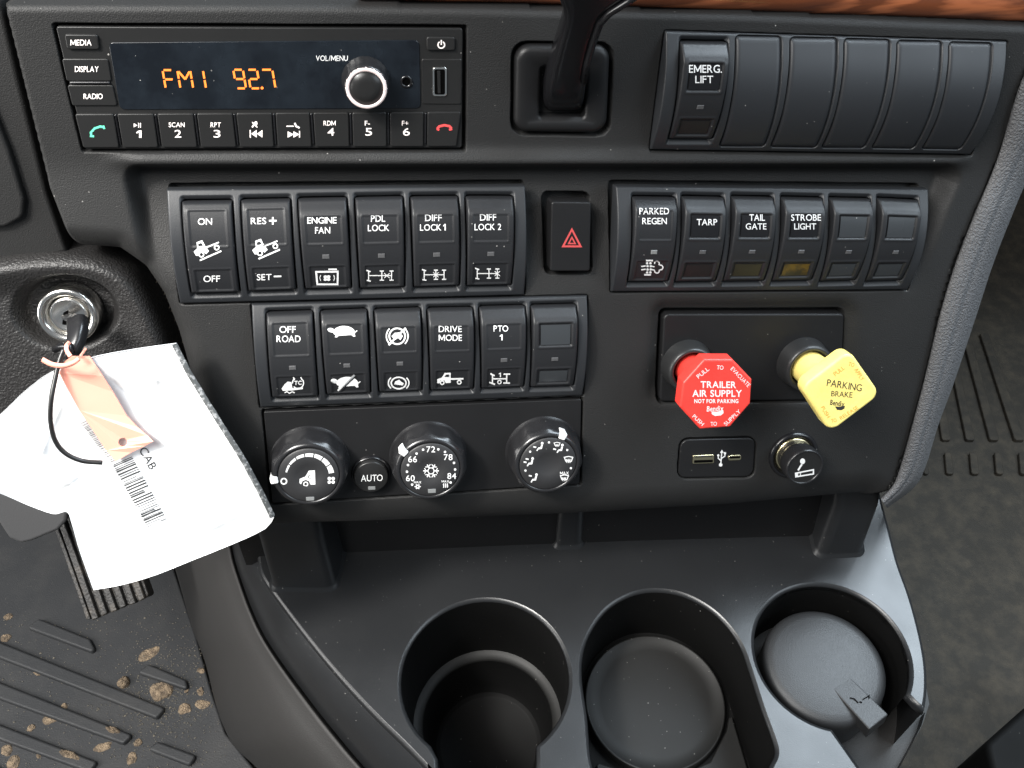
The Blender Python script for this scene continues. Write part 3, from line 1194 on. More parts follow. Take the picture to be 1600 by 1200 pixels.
# row B: OFF ROAD ... blank
r = Rocker(bB, QB[0], 'rocker switch lettered OFF ROAD with a traction control symbol', tc=0.06, crest=0.0026, tail=0.0006)
letter(r, Ink(ZB1).text('OFF', 370, 344, 136, 56).text('ROAD', 378, 422, 200, 56))
i = Ink(ZB1).poly([(320, 838), (345, 800), (372, 778), (402, 782), (410, 832), (498, 826), (498, 840), (410, 852), (330, 856)])
i.ring(457, 790, 46, 10, -35, 140).ring(457, 790, 46, 10, 175, 235).line([(418, 742), (428, 765)], 10).line([(480, 742), (492, 764)], 10)
i.text('TC', 457, 788, 62, 34, bold=0.03).line([(345, 872), (365, 860), (385, 876), (408, 862), (430, 872)], 10)
letter(r, i, 'symbol'); r.lens_box()


def turtle(z, ox, oy, slash):
    i = Ink(z)
    shell = [(840 + ox + 92 * math.cos(a), 372 + oy + 58 * math.sin(a)) for a in np.linspace(math.pi, 2 * math.pi, 16)]
    i.poly(shell + [(930 + ox, 388 + oy), (800 + ox, 396 + oy), (760 + ox, 386 + oy)])
    i.disc(733 + ox, 350 + oy, 31, 18, rot=0.25)
    i.poly([(745 + ox, 345 + oy), (790 + ox, 352 + oy), (775 + ox, 388 + oy), (745 + ox, 366 + oy)])
    i.poly([(772 + ox, 385 + oy), (806 + ox, 385 + oy), (784 + ox, 410 + oy), (764 + ox, 408 + oy)])
    i.poly([(890 + ox, 380 + oy), (928 + ox, 378 + oy), (935 + ox, 402 + oy), (918 + ox, 404 + oy)])
    i.line([(920 + ox, 375 + oy), (950 + ox, 353 + oy)], 9)
    return i


r = Rocker(bB, QB[1], 'rocker switch with a turtle and a crossed out turtle', tc=0.09, crest=0.0036)
letter(r, turtle(ZB1, 0, 0, False), 'symbol')
letter(r, turtle(ZB1, 27, 424, True), 'symbol')
Ink(ZB1).line([(802, 862), (940, 728)], 12).press('symbol_gap', r.surf, 'rocker', r.root, 0.0005)
Ink(ZB1).line([(788, 852), (928, 722)], 17).press('symbol_slash', r.surf, 'white', r.root, 0.0006)
r.lens_box()
r = Rocker(bB, QB[2], 'rocker switch with a crossed out wheel slip symbol over a plain one')
i = Ink(ZB1).ring(1283, 400, 66, 15, ry=66).ring(1283, 400, 90, 12, -45, 45).ring(1283, 400, 90, 12, 135, 225)
i.poly([(1235, 400), (1262, 372), (1300, 368), (1330, 398), (1310, 432), (1290, 415), (1262, 432)]).line([(1212, 474), (1355, 330)], 18)
letter(r, i, 'symbol')
i = Ink(ZB1).ring(1295, 790, 62, 13, ry=48).ring(1295, 790, 86, 12, -42, 42, ry=66).ring(1295, 790, 86, 12, 138, 222, ry=66)
i.poly([(1256, 800), (1268, 776), (1300, 762), (1318, 780), (1338, 792), (1330, 810), (1296, 806)])
letter(r, i, 'symbol'); r.lens_box()
r = Rocker(bB, QB[3], 'rocker switch lettered DRIVE MODE with a flatbed truck symbol')
letter(r, Ink(ZB2).text('DRIVE', 338, 340, 192, 52).text('MODE', 339, 413, 194, 52))
i = Ink(ZB2).poly([(230, 792), (230, 758), (268, 745), (292, 706), (342, 704), (342, 788), (300, 790), (290, 768), (255, 768), (248, 792)])
i.line([(342, 757), (448, 754)], 15).ring(271, 787, 15, 11).ring(413, 783, 15, 11)
letter(r, i, 'symbol')
Ink(ZB2).poly([(290, 738), (302, 718), (326, 717), (326, 737)]).press('symbol_window', r.surf, 'rocker', r.root, 0.00055)
r = Rocker(bB, QB[4], 'rocker switch lettered PTO 1 with an axle symbol')
letter(r, Ink(ZB2).text('PTO', 760, 336, 122, 52).one(764, 410, 26, 50))
i = Ink(ZB2).line([(690, 755), (808, 755)], 12).line([(690, 718), (690, 792)], 11).line([(808, 716), (808, 790)], 11)
i.line([(672, 712), (708, 730)], 14).line([(664, 784), (712, 802)], 14).line([(782, 716), (838, 716)], 13).line([(780, 790), (836, 790)], 13)
i.ring(748, 782, 14, 10).one(752, 722, 20, 36)
letter(r, i, 'symbol'); r.lens_box()


def windowed(blk, q, label, up_mat, lo_mat):
    r = Rocker(blk, q, label, kind='window', tc=0.12, crest=0.0048)
    r.patch('upper_lens', r.up, 0.0007, up_mat)
    r.patch('lower_lens', r.lo, 0.0003, lo_mat, 0.04)
    r.lens_box(hgt=0.045)
    return r


windowed(bB, QB[5], 'blank rocker switch to the right of PTO 1', 'lens', 'lens')
# right row
r = Rocker(bR, QR[0], 'rocker switch lettered PARKED REGEN with an exhaust filter symbol', tc=0.09, crest=0.0044)
letter(r, Ink(Z7).text('PARKED', 830, 258, 200, 44).text('REGEN', 832, 325, 166, 44))
i = Ink(Z7).line([(774, 592), (822, 592)], 12).line([(762, 688), (808, 688)], 12)
for y in (610, 672): i.disc(782, y, 8).disc(804, y, 8)
for y in (630, 652):
    i.line([(742, y + 2), (772, y - 2)], 9).disc(785, y, 8).disc(806, y, 8).line([(812, y), (832, y + 4)], 9)
i.ring(848, 612, 16, 9, 170, 400).ring(872, 638, 16, 9, -110, 110).ring(848, 660, 16, 9, -20, 190)
letter(r, i, 'symbol'); r.lens_box(mat='ledbar')
r = windowed(bR, QR[1], 'rocker switch lettered TARP', 'gloss', 'lens_dark')
letter(r, Ink(Z7).text('TARP', 1187, 333, 138, 42))
r = windowed(bR, QR[2], 'rocker switch lettered TAIL GATE', 'gloss', 'lens_olive')
letter(r, Ink(Z7).text('TAIL', 1526, 302, 106, 44).text('GATE', 1519, 362, 140, 42))
r = windowed(bR, QR[3], 'rocker switch lettered STROBE LIGHT with an amber lower lens', 'gloss', 'lens_amber')
letter(r, Ink(Z8).text('STROBE', 343, 302, 202, 44).text('LIGHT', 337, 362, 148, 42))
windowed(bR, QR[4], 'blank rocker switch directly right of STROBE LIGHT', 'lens', 'lens')
windowed(bR, QR[5], 'blank rocker switch at the far right end of the row', 'lens', 'lens')
# upper right
r = windowed(bT, QT[0], 'rocker switch lettered EMERG. LIFT beside five blank covers', 'gloss', 'lens_dark')
letter(r, Ink(Z3).text('EMERG.', 1289, 430, 206, 50).text('LIFT', 1281, 496, 112, 46))

# ------------------------------------------------------------------ radio
radio = thing('radio', U, U.pt(405, 137, 0), 'black car radio with orange FM1 92.7 display and silver ringed volume knob', 'radio')
slab('faceplate', U, [(87, 41.5), (723, 44.5), (721.5, 231), (133, 233)], -0.006, 0.0002, 0.0012, 0.0005, 'button', radio)
FL = 0.0002
us = flat_surf(U, FL)


def key(name, pts, h1=0.0010, mat='button', r=0.0010, bev=0.0005):
    return slab(name, U, pts, -0.001, h1, r, bev, mat, radio)


k = key('button', [(100.5, 54), (152, 54.5), (155, 77.5), (104.5, 77)], 0.0016)
Ink().text('MEDIA', 126.5, 66.5, 33, 9).press('lettering', flat_surf(U, 0.0016), 'backlit', k)
k = key('button', [(96.5, 92), (168.5, 92), (174.5, 127), (104, 127)])
Ink().text('DISPLAY', 135.5, 108, 37, 9).press('lettering', flat_surf(U, 0.0010), 'backlit', k)
k = key('button', [(105, 133), (176, 133), (183.5, 165.5), (113, 165.5)])
Ink().text('RADIO', 145.5, 150.5, 30, 8.5).press('lettering', flat_surf(U, 0.0010), 'backlit', k)
slab('divider', U, [(108, 127.6), (171, 127.6), (172.5, 132.4), (109.5, 132.4)], -0.001, 0.0016, 0.0007, 0.0006, 'gloss', radio)
scr = slab('display', U, [(169.5, 66.5), (655, 63), (657.5, 169.5), (187.5, 171.5)], -0.001, 0.0007, 0.0022, 0.0003, 'screen', radio)
sm = Ink()
sm.line([(168, 65), (656, 61.5)], 2.2)


def seg(ink, x, y, wd, ht, code, w=3.4):
    """segment digit; x, y top-left; leans with the display"""
    P_ = {'a': ((.12, 0), (.88, 0)), 'b': ((1, .06), (1, .46)), 'c': ((1, .54), (1, .94)), 'd': ((.12, 1), (.88, 1)),
          'e': ((0, .54), (0, .94)), 'f': ((0, .06), (0, .46)), 'g': ((.12, .5), (.88, .5)), 'h': ((.08, .08), (.5, .5)), 'i': ((.92, .08), (.5, .5)), 'm': ((.5, .06), (.5, .94))}
    for c in code:
        (a, b), (e, f) = P_[c]
        ink.line([(x + a * wd + b * 5, y + b * ht), (x + e * wd + f * 5, y + f * ht)], w)


dg = Ink()
seg(dg, 254, 109.5, 15, 29, 'aefg')
seg(dg, 277, 109.5, 20, 29, 'efbchi')
seg(dg, 300, 109.5, 17, 29, 'bc')
seg(dg, 364.5, 109, 15, 29, 'abfgcd')
seg(dg, 386.5, 109, 15, 29, 'abged')
seg(dg, 407.5, 109, 18, 29, 'abcf'.replace('f', ''))
dg.disc(409.5, 137.5, 2.2)
dg.press('digits', flat_surf(U, 0.0007), 'digit', scr)
Ink().text('VOL/MENU', 518.5, 91, 50, 8.5).press('lettering', flat_surf(U, 0.0007), 'white', scr)
# preset row
seps = [(116, 127), (180, 189), (242.5, 250), (304.5, 311), (366, 372), (427.5, 431), (486.5, 490), (547.5, 549), (606.5, 607), (665, 664.5), (721.5, 716)]
marks = [('phone', 'green'), ('playpause', '1'), ('SCAN', '2'), ('RPT', '3'), ('prev', ''), ('next', ''), ('RDM', '4'), ('F-', '5'), ('F+', '6'), ('hang', 'red')]
HB = 0.0016
for n_, (a, b) in enumerate(zip(seps[:-1], seps[1:])):
    yt = 178.5 - 3.0 * n_ / 9
    yb = 231 - 2.0 * n_ / 9
    g = 3.0
    l0 = a[0] + (g if n_ else 1)
    l1 = a[1] + (g if n_ else 3)
    r0 = b[0] - (g if n_ < 9 else 1)
    r1 = b[1] - (g if n_ < 9 else 3)
    rad = [0.0007] * 4
    k = key('button', [(l0, yt), (r0, yt - .3), (r1, yb - .2), (l1, yb)], HB, r=0.0009)
    if n_ < 9:
        slab('divider', U, [(b[0] - 1.9, yt + .5), (b[0] + 1.9, yt + .5), (b[1] + 1.6, yb - 4), (b[1] - 1.6, yb - 4)], -0.001, 0.0012, 0.0006, 0.0005, 'gloss', radio)
    ks = flat_surf(U, HB)
    cx_ = (l0 + r0 + l1 + r1) / 4
    t1, t2 = marks[n_]
    if t1 == 'phone':
        i = Ink(Z1).line([(570, 852), (568, 828), (592, 802), (628, 790), (650, 796)], 15).line([(562, 850), (588, 852)], 14).line([(645, 785), (652, 806)], 14)
        i.press('symbol', ks, 'green', k)
    elif t1 == 'hang':
        i = Ink(Z2).line([(1132, 805), (1145, 790), (1178, 782), (1210, 789), (1222, 803)], 16).line([(1130, 806), (1146, 812)], 14).line([(1206, 811), (1226, 806)], 14)
        i.press('symbol', ks, 'redphone', k)
    elif t1 == 'playpause':
        Ink(Z1).poly([(836, 770), (836, 796), (858, 783)]).line([(866, 768), (866, 798)], 6).line([(878, 768), (878, 798)], 6).press('symbol', ks, 'backlit', k)
        Ink(Z1).one(870, 838, 34, 46).press('lettering', ks, 'backlit', k)
    elif t1 == 'prev':
        i = Ink().line([(391, 203), (391, 215)], 1.8).poly([(401, 203), (401, 215), (392.5, 209)]).poly([(410, 203), (410, 215), (401.5, 209)])
        i.line([(394, 199), (398, 193), (401, 190)], 2.6).line([(394, 191), (402, 199)], 2.0).disc(399.5, 193, 2.6, 3.4)
        i.press('symbol', ks, 'backlit', k)
    elif t1 == 'next':
        i = Ink(Z2).line([(272, 818), (272, 860)], 7).poly([(198, 820), (198, 860), (236, 840)]).poly([(234, 820), (234, 860), (270, 840)])
        i.line([(190, 789), (236, 789)], 7).line([(242, 768), (250, 788), (272, 800)], 12)
        i.press('symbol', ks, 'backlit', k)
    else:
        cx2 = {2: 278, 3: 339, 6: 517, 7: 576, 8: 635}[n_]
        wd_ = {'SCAN': 25, 'RPT': 16, 'RDM': 19, 'F-': 8, 'F+': 10}[t1]
        Ink().text(t1, cx2 - 2, 195 if n_ < 5 else 192.5, wd_, 7.5).text(t2, cx2, 209 if n_ < 5 else 206, 10.5, 12).press('lettering', ks, 'backlit', k)
k = key('button', [(666.5, 58), (711, 58.5), (711, 79), (667, 79)], 0.0016)
Ink().ring(689.5, 70, 5.2, 2, -60, 240).line([(689.5, 62.5), (689.5, 70)], 2).press('symbol', flat_surf(U, 0.0016), 'backlit', k)
pl = key('socket_cover', [(658.5, 92), (722, 92.5), (721, 163.5), (660, 163)], 0.0007)
us_ = slab('usb_socket', U, [(675.5, 105.5), (698.5, 105.5), (698.5, 151), (676, 151)], -0.001, 0.0013, 0.0012, 0.0004, 'chrome', radio)
slab('opening', U, [(678.5, 108.5), (695.5, 108.5), (695.5, 148), (679, 148)], 0.0008, 0.0015, 0.0009, 0.0001, 'hole', us_)
slab('tongue', U, [(683, 111), (688, 111), (688.5, 146), (684, 146)], 0.0008, 0.0019, 0.0003, 0.0001, 'button', us_)
# volume knob
hk = 0.0125
ku, kv = U.uv(572.5, 138.5, hk)
pxm = U.px(572, 138, hk)
R0 = 34.5 * pxm
kb = MB()
kb.lathe(U, ku, kv, [(R0 * 1.12, 0.0), (R0 * 1.10, 0.002), (R0 * 1.04, 0.0028), (R0 * 1.02, hk - 0.0025), (R0 * .99, hk - 0.0012), (R0 * .93, hk - 0.0002)], 96, True,
         mod=lambda a, hh: 1 - 0.02 * (np.cos(a * 16) > 0.965))
kb = kb.build('volume_knob', 'knob', radio)
m_ = MB(); m_.lathe(U, ku, kv, [(R0 * .95, hk - 0.0008), (R0 * .91, hk + 0.0002), (R0 * .78, hk + 0.0003), (R0 * .75, hk - 0.0006)], 64, False); m_.build('ring', 'pinkring', kb)
m_ = MB(); m_.lathe(U, ku, kv, [(R0 * .77, hk - 0.0006), (R0 * .755, hk), (R0 * .3, hk + 0.0003), (R0 * .02, hk + 0.0003)], 48); m_.build('cap', 'button', kb)
ju, jv = U.uv(635, 128, 0.001)
m_ = MB(); m_.lathe(U, ju, jv, [(10 * pxm, 0.0005), (9.6 * pxm, 0.0013), (6.5 * pxm, 0.0013), (6 * pxm, 0.0002)], 36, False); jk = m_.build('audio_jack', 'gloss', radio)
m_ = MB(); m_.lathe(U, ju, jv, [(6.3 * pxm, 0.0008), (0.1 * pxm, 0.0008)], 24); m_.build('opening', 'hole', jk)

# ------------------------------------------------------------------ lever with its square plate
lev = thing('control_lever', U, U.pt(880, 140, 0), 'black control lever rising from a rounded square plate beside the radio', 'lever')
lq = uvs(U, LEVER_Q, 0.001)
q_ = roundpoly(inset(ccw(lq), 0.0009), 0.0072, 8)
si = roundpoly(uvs(U, [(844, 104), (918, 104), (915, 184), (842, 184)], 0.001), 0.0022, 8)
mb = MB()
rings = []
for d, hh in ((0, -0.005), (0, -0.001), (0.0004, 0.0006), (0.0014, 0.0018), (0.003, 0.0024), (0.0055, 0.0022)):
    q2 = inset(q_, d)
    rings.append(U.P(q2[:, 0], q2[:, 1], hh))
m2 = roundpoly(uvs(U, [(844, 104), (918, 104), (915, 184), (842, 184)], 0.001), 0.0022, 8)
for d, hh in ((-0.0015, 0.0014), (0, 0.0008), (0.0003, -0.001), (0.0004, -0.012)):
    q2 = inset(m2, d)
    rings.append(U.P(q2[:, 0], q2[:, 1], hh))
mb.loft(rings, True, False, True)
mb.build('base_plate', 'black', lev)
# stalk: cross sections (left x, right x, y, height, depth)
mb = MB()
rings = []
for xl, xr, y, hh, dp in ((849, 912, 176, -0.012, 0.016), (849, 913, 172, 0.001, 0.016), (851, 915, 160, 0.007, 0.015), (854, 917, 140, 0.013, 0.014), (862, 920, 108, 0.021, 0.012), (873, 928, 70, 0.030, 0.011),
                          (882, 940, 37, 0.039, 0.010), (880, 955, 20, 0.044, 0.010), (872, 984, 3, 0.049, 0.010), (868, 1010, -16, 0.054, 0.010), (868, 1030, -60, 0.060, 0.010), (870, 1034, -110, 0.064, 0.010)):
    a = U.pt(xl, y, hh)
    b = U.pt(xr, y, hh)
    e = nrm(b - a)
    w_ = np.linalg.norm(b - a)
    bk = -U.n * 0.75 + U.ey * 0.66
    c = (a + b) / 2
    ring = []
    for t in np.linspace(0, 2 * math.pi, 28, endpoint=False):
        cs, sn = math.cos(t), math.sin(t)
        sx = np.sign(cs) * abs(cs) ** 0.45
        sy = np.sign(sn) * abs(sn) ** 0.55
        ring.append(c + e * sx * w_ / 2 + bk * (dp / 2 + sy * dp / 2))
    rings.append(ring)
mb.loft(rings, True, True, True)
stalk = mb.build('stalk', 'gloss', lev)
mb = MB()     # raised edge flange down the right side
fl = [(916, 128, 0.0165), (922, 98, 0.0240), (931, 66, 0.0315), (942, 36, 0.0400), (957, 20, 0.0450), (986, 2, 0.0500), (1012, -16, 0.055)]
mb.tube([U.pt(x - 4, y, hh) for x, y, hh in fl], 0.0016, 10)
mb.build('flange', 'gloss', stalk)

# ------------------------------------------------------------------ hazard switch
hz = thing('hazard_switch', L, L.pt(890, 370, 0), 'black hazard switch with a red double triangle', 'switch')
slab('button', L, [(861.5, 315), (924, 316), (922, 424), (859.5, 424)], -0.008, 0.0035, 0.0014, 0.0009, 'black', hz)
i = Ink(Z7).line([(275, 383), (334, 497), (215, 497)], 14, True).line([(275, 437), (297, 478), (253, 478)], 10, True)
i.press('triangle', flat_surf(L, 0.0035), 'red_mark', hz)

# ------------------------------------------------------------------ climate panel, knobs, auto button
cl = thing('climate_control', L, L.pt(660, 705, 0), 'flat black climate control panel holding three round dials', 'control panel')
slab('plate', L, [(412, 643.5), (908.5, 624), (905.5, 756), (426, 786)], -0.005, 0.0006, 0.0010, 0.0005, 'black', cl)


def dial_knob(cx_, cy_, rd, hk, label, name, pointer):
    u0, v0 = L.uv(cx_, cy_, hk)
    p = L.px(cx_, cy_, hk)
    R = rd * p
    rt = thing(name, L, L.P(u0, v0, 0), label, 'knob', 'climate control dials')
    m = MB()
    m.lathe(L, u0, v0, [(R * 1.40, 0.0), (R * 1.38, 0.0012), (R * 1.34, 0.0016), (R * 1.32, 0.004), (R * 1.27, hk - 0.0035), (R * 1.26, hk - 0.0028), (R * 1.20, hk - 0.0012), (R * 1.14, hk - 0.0002),
                        (R * 1.06, hk - 0.0002), (R * 1.03, hk - 0.0012)], 264, False,
            mod=lambda a, hh: (1 - 0.035 * np.cos(((a * 11 / (2 * math.pi) + .2) % 1 - .5) * 2.6) ** 2 + 0.03) if 0.003 < hh < hk - 0.003 else np.ones_like(a))
    grip = m.build('grip', 'knob', rt)
    m = MB()
    m.lathe(L, u0, v0, [(R * 1.035, hk - 0.0012), (R * 1.02, hk - 0.0004), (R * 0.99, hk), (R * 0.46, hk), (R * 0.40, hk - 0.0004), (R * 0.01, hk - 0.0006)], 72)
    face = m.build('dial_face', 'dial', rt)
    # white pointer block on the rim
    a = math.radians(pointer)
    d = np.array([math.cos(a), math.sin(a)])
    t = np.array([-d[1], d[0]])
    c = np.array([u0, v0]) + d * R * 1.17
    poly = [c - d * R * .13 - t * R * .13, c + d * R * .14 - t * R * .13, c + d * R * .14 + t * R * .13, c - d * R * .13 + t * R * .13]
    m = MB()
    m.prism(L, roundpoly(poly, 0.0009), hk - 0.006, hk + 0.0006, 0.0007)
    m.build('pointer', 'white', grip)
    return rt, face, flat_surf(L, hk)


HK = 0.017
rt, face, fs = dial_knob(482.5, 743, 45.5, HK, 'left climate dial with fan speed bars and a truck cab symbol', 'climate_dial', 186)
for kx in range(7):
    a0 = math.radians(192 + kx * 23.0)
    a1 = a0 + math.radians(20)
    w0, w1 = 2.4 + kx * 0.85, 3.2 + kx * 0.85
    i = Ink()
    n = 6
    aa = np.linspace(a0, a1, n)
    ww = np.linspace(w0, w1, n) / 2
    rr_ = 36.0
    i.poly([(482.5 + (rr_ + w) * math.cos(a), 745 + (rr_ - 2 + w) * math.sin(a)) for a, w in zip(aa, ww)] +
           [(482.5 + (rr_ - w) * math.cos(a), 745 + (rr_ - 2 - w) * math.sin(a)) for a, w in zip(aa[::-1], ww[::-1])])
    i.press('speed_bar', fs, 'white', face)
Ink().ring(443.5, 752, 4.3, 2.2).press('off_mark', fs, 'white', face)
i = Ink()
for a in range(4):
    i.disc(517.5 + 4.2 * math.cos(a * 1.5708 + .785), 750.5 + 4.0 * math.sin(a * 1.5708 + .785), 2.7, 2.6)
i.press('fan_symbol', fs, 'white', face)
i = Ink(ZK1).poly([(388, 718), (390, 676), (440, 656), (472, 602), (526, 600), (530, 726), (486, 726), (474, 696), (444, 684), (414, 696), (404, 722)]).ring(444, 722, 18, 11)
i.press('cab_symbol', lambda x, y, e: L.pt(x, y, HK - 0.0003 + e), 'white', face)
Ink(ZK1).ring(482, 658, 16, 5, 60, 300).press('cab_window', lambda x, y, e: L.pt(x, y, HK - 0.0003 + e), 'dial', face, 0.0003)
slab('indicator', L, [(478, 777), (491, 776.5), (491, 782), (478.5, 782.5)], HK - 0.0005, HK + 0.0002, 0.0003, 0.0001, 'ledbar', rt)

rt, face, fs = dial_knob(672.5, 734.5, 45, HK, 'middle climate dial numbered 60 to 84 with a snowflake', 'climate_dial', 141)
Ink(ZK2).text('72', 75, 412, 78, 54).text('78', 230, 482, 78, 54).text('84', 262, 650, 78, 54).press('lettering', fs, 'white', face)
Ink(ZK1).text('66', 1398, 500, 78, 56).text('60', 1378, 670, 78, 54).press('lettering', fs, 'white', face)
Ink(ZK1).text('MAX', 1443, 706, 66, 20, bold=0.015).press('lettering', fs, 'white', face)
Ink(ZK2).text('MAX', 205, 698, 66, 20, bold=0.015).press('lettering', fs, 'white', face)
for z_, x, y in ((ZK1, 1492, 415), (ZK1, 1434, 450), (ZK1, 1357, 552), (ZK1, 1348, 612), (ZK1, 1394, 727), (ZK2, 142, 412), (ZK2, 202, 435), (ZK2, 282, 533), (ZK2, 292, 592), (ZK2, 252, 708)):
    Ink(z_).disc(x, y, 11, n=10).press('scale_dot', fs, 'white', face)
i = Ink(ZK2)
for a in range(6):
    an = a * math.pi / 3
    c, s_ = math.cos(an), math.sin(an)
    i.line([(77 + 30 * c, 604 + 28 * s_), (77 + 70 * c, 604 + 64 * s_)], 11)
    for da in (0.42, -0.42):
        i.line([(77 + 44 * c, 604 + 40 * s_), (77 + 64 * math.cos(an + da), 604 + 59 * math.sin(an + da))], 8)
i.ring(77, 604, 27, 8)
i.press('snowflake', lambda x, y, e: L.pt(x, y, HK - 0.0003 + e), 'white', face)
i = Ink(ZK1)
for a in range(6):
    an = a * math.pi / 3
    i.line([(1443 + 8 * math.cos(an), 745 + 7 * math.sin(an)), (1443 + 28 * math.cos(an), 745 + 24 * math.sin(an))], 9)
i.ring(1443, 745, 14, 8).press('small_snowflake', fs, 'white', face)
i = Ink(ZK2)
for x in (190, 207, 224): i.line([(x + 3, 716), (x - 4, 728), (x + 3, 740), (x - 3, 754)], 8)
i.press('heat_symbol', fs, 'white', face)
slab('indicator', L, [(668.5, 764.5), (681, 764), (681, 770), (669, 770.5)], HK - 0.0005, HK + 0.0002, 0.0003, 0.0001, 'ledbar', rt)

rt, face, fs = dial_knob(856.5, 725, 44, HK, 'right climate dial with airflow figures and defrost symbols', 'climate_dial', 66)


def figure(x, y, arrows, k=1.0):
    i = Ink(ZK2)
    i.disc(x + 28, y - 28, 12, n=12).line([(x + 26, y - 14), (x + 18, y + 16), (x - 8, y + 18)], 17).line([(x - 6, y + 18), (x - 20, y + 40)], 12)
    for ax, ay in arrows:
        i.line([(x + ax, y + ay), (x + ax + 26, y + ay + 5)], 13)
    return i


figure(1042, 385, ((-52, 4),)).press('airflow_figure', fs, 'white', face)
figure(956, 522, ((-52, 2), (-34, -26))).press('airflow_figure', fs, 'white', face)
figure(990, 666, ((-40, -20),)).press('airflow_figure', fs, 'white', face)
figure(1222, 402, ((-54, 6),)).press('airflow_figure', fs, 'white', face)


def defrost(x, y, k):
    i = Ink(ZK2)
    i.line([(x - 38 * k, y - 22 * k), (x, y - 30 * k), (x + 38 * k, y - 22 * k), (x + 24 * k, y + 14 * k), (x, y + 8 * k), (x - 24 * k, y + 14 * k)], 9 * k, True)
    for dx in (-14, 0, 14): i.line([(x + dx * k, y - 8 * k), (x + dx * k - 4 * k, y + 6 * k), (x + dx * k, y + 28 * k)], 7 * k)
    return i


defrost(1202, 370, 0.7).press('defrost_symbol', fs, 'white', face)
defrost(1305, 505, 1.0).press('defrost_symbol', fs, 'white', face)
defrost(1268, 668, 0.95).press('defrost_symbol', fs, 'white', face)
Ink(ZK2).text('MAX', 1268, 624, 78, 26, bold=0.015).press('lettering', fs, 'white', face)
for x, y in ((1130, 350), (962, 433), (920, 602), (1293, 418), (1326, 580)):
    Ink(ZK2).disc(x, y, 10, n=10).press('scale_dot', fs, 'white', face)

au, av = L.uv(580, 746, 0.006)
p = L.px(580, 746, 0.006)
ab = thing('auto_button', L, L.P(au, av, 0), 'round black button lettered AUTO between two dials', 'button')
m = MB(); m.lathe(L, au, av, [(31 * p, 0), (30.5 * p, 0.0022), (29 * p, 0.0030), (28 * p, 0.0030), (27.5 * p, 0.002)], 64, False); m.build('collar', 'gloss', ab)
m = MB(); m.lathe(L, au, av, [(27.5 * p, 0.001), (27 * p, 0.0048), (26 * p, 0.0058), (24.5 * p, 0.006), (0.1 * p, 0.006)], 64); cap = m.build('cap', 'button', ab)
Ink(ZK1).text('AUTO', 1034, 668, 194, 58, bold=0.0, slope=-0.03).press('lettering', flat_surf(L, 0.006), 'white', cap)
slab('indicator', L, [(575, 760.5), (586.5, 760), (586.5, 765), (575.5, 765.5)], 0.005, 0.0062, 0.0003, 0.0001, 'ledbar', ab)

# ------------------------------------------------------------------ air valve panel and its two pull knobs
vp = thing('valve_mount', L, L.pt(1175, 556, 0), 'plain black recessed panel behind the red and yellow valve knobs', 'panel')
slab('plate', L, [(1037.5, 490.5), (1319.5, 490), (1313.5, 625), (1030.5, 628)], -0.009, -0.0005, 0.0030, 0.0012, 'black', vp)


def collar(x, y, rpx, name_parent):
    hh = 0.011
    u0, v0 = L.uv(x, y, hh)
    p = L.px(x, y, hh)
    R = rpx * p
    m = MB()
    m.lathe(L, u0, v0, [(R * 1.05, -0.001), (R * 1.0, 0.003), (R * 0.97, hh - 0.003), (R * 0.93, hh - 0.0008), (R * 0.86, hh), (R * 0.78, hh - 0.0006), (R * 0.72, hh - 0.003), (R * 0.70, 0.0)], 64, False)
    c = m.build('collar', 'collar', name_parent)
    m = MB(); m.lathe(L, u0, v0, [(R * .75, 0.001), (0.0001, 0.001)], 32); m.build('collar_floor', 'hole', c)
    return u0, v0, R


HV = 0.038
rk_ = thing('pull_valve', L, L.pt(1085, 578, 0), 'red octagonal pull knob lettered TRAILER AIR SUPPLY', 'knob', 'air brake valve knobs')
u0, v0, R = collar(1083, 581, 40, rk_)
octo = [(1100, 561.5), (1145, 561.5), (1175, 593), (1172.5, 631), (1141, 667.5), (1094, 671), (1062.5, 636.5), (1067.5, 598)]
oc = uvs(L, octo, HV)
cu_, cv_ = oc.mean(0)
m = MB()
a = np.linspace(0, 2 * math.pi, 40, endpoint=False)
rings = []
for f, hh, rr_ in ((0, 0.0, .62), (0.2, 0.008, .62), (0.62, 0.022, .62), (0.75, 0.0265, .66), (0.9, 0.031, .9), (0.95, 0.0325, 1.1)):
    uu, vv = u0 + (cu_ - u0) * f, v0 + (cv_ - v0) * f
    rings.append(L.P(uu + R * rr_ * np.cos(a), vv + R * rr_ * np.sin(a), hh))
m.loft(rings, True, False, True)
m.build('shaft', 'red_knob', rk_)
m = MB(); m.prism(L, roundpoly(oc, 0.0012), HV - 0.0085, HV, 0.0012); hd = m.build('handle', 'red_knob', rk_)
vs = flat_surf(L, HV)
i = Ink(ZV).text('TRAILER', 490, 524, 222, 42, bold=0.02, slope=0.01).text('AIR SUPPLY', 482, 579, 310, 44, bold=0.02).text('NOT FOR PARKING', 477, 627, 276, 26, bold=0.03)
i.text('TO', 501, 417, 42, 26, rot=4).text('TO', 461, 769, 40, 25, rot=-2).text('PULL', 393, 450, 88, 26, rot=-39).text('EVACUATE', 628, 476, 158, 26, rot=46)
i.text('PUSH', 364, 746, 84, 24, rot=43).text('SUPPLY', 577, 730, 130, 24, rot=-43)
i.text('Bendix', 470, 674, 104, 34, bold=0.015, lean=-0.1, rot=-2)
i.press('lettering', vs, 'white', hd)
Ink(ZV).poly([(448, 692), (485, 694), (520, 682), (522, 702), (505, 716), (470, 720), (448, 708)]).press('emblem', vs, 'white', hd)

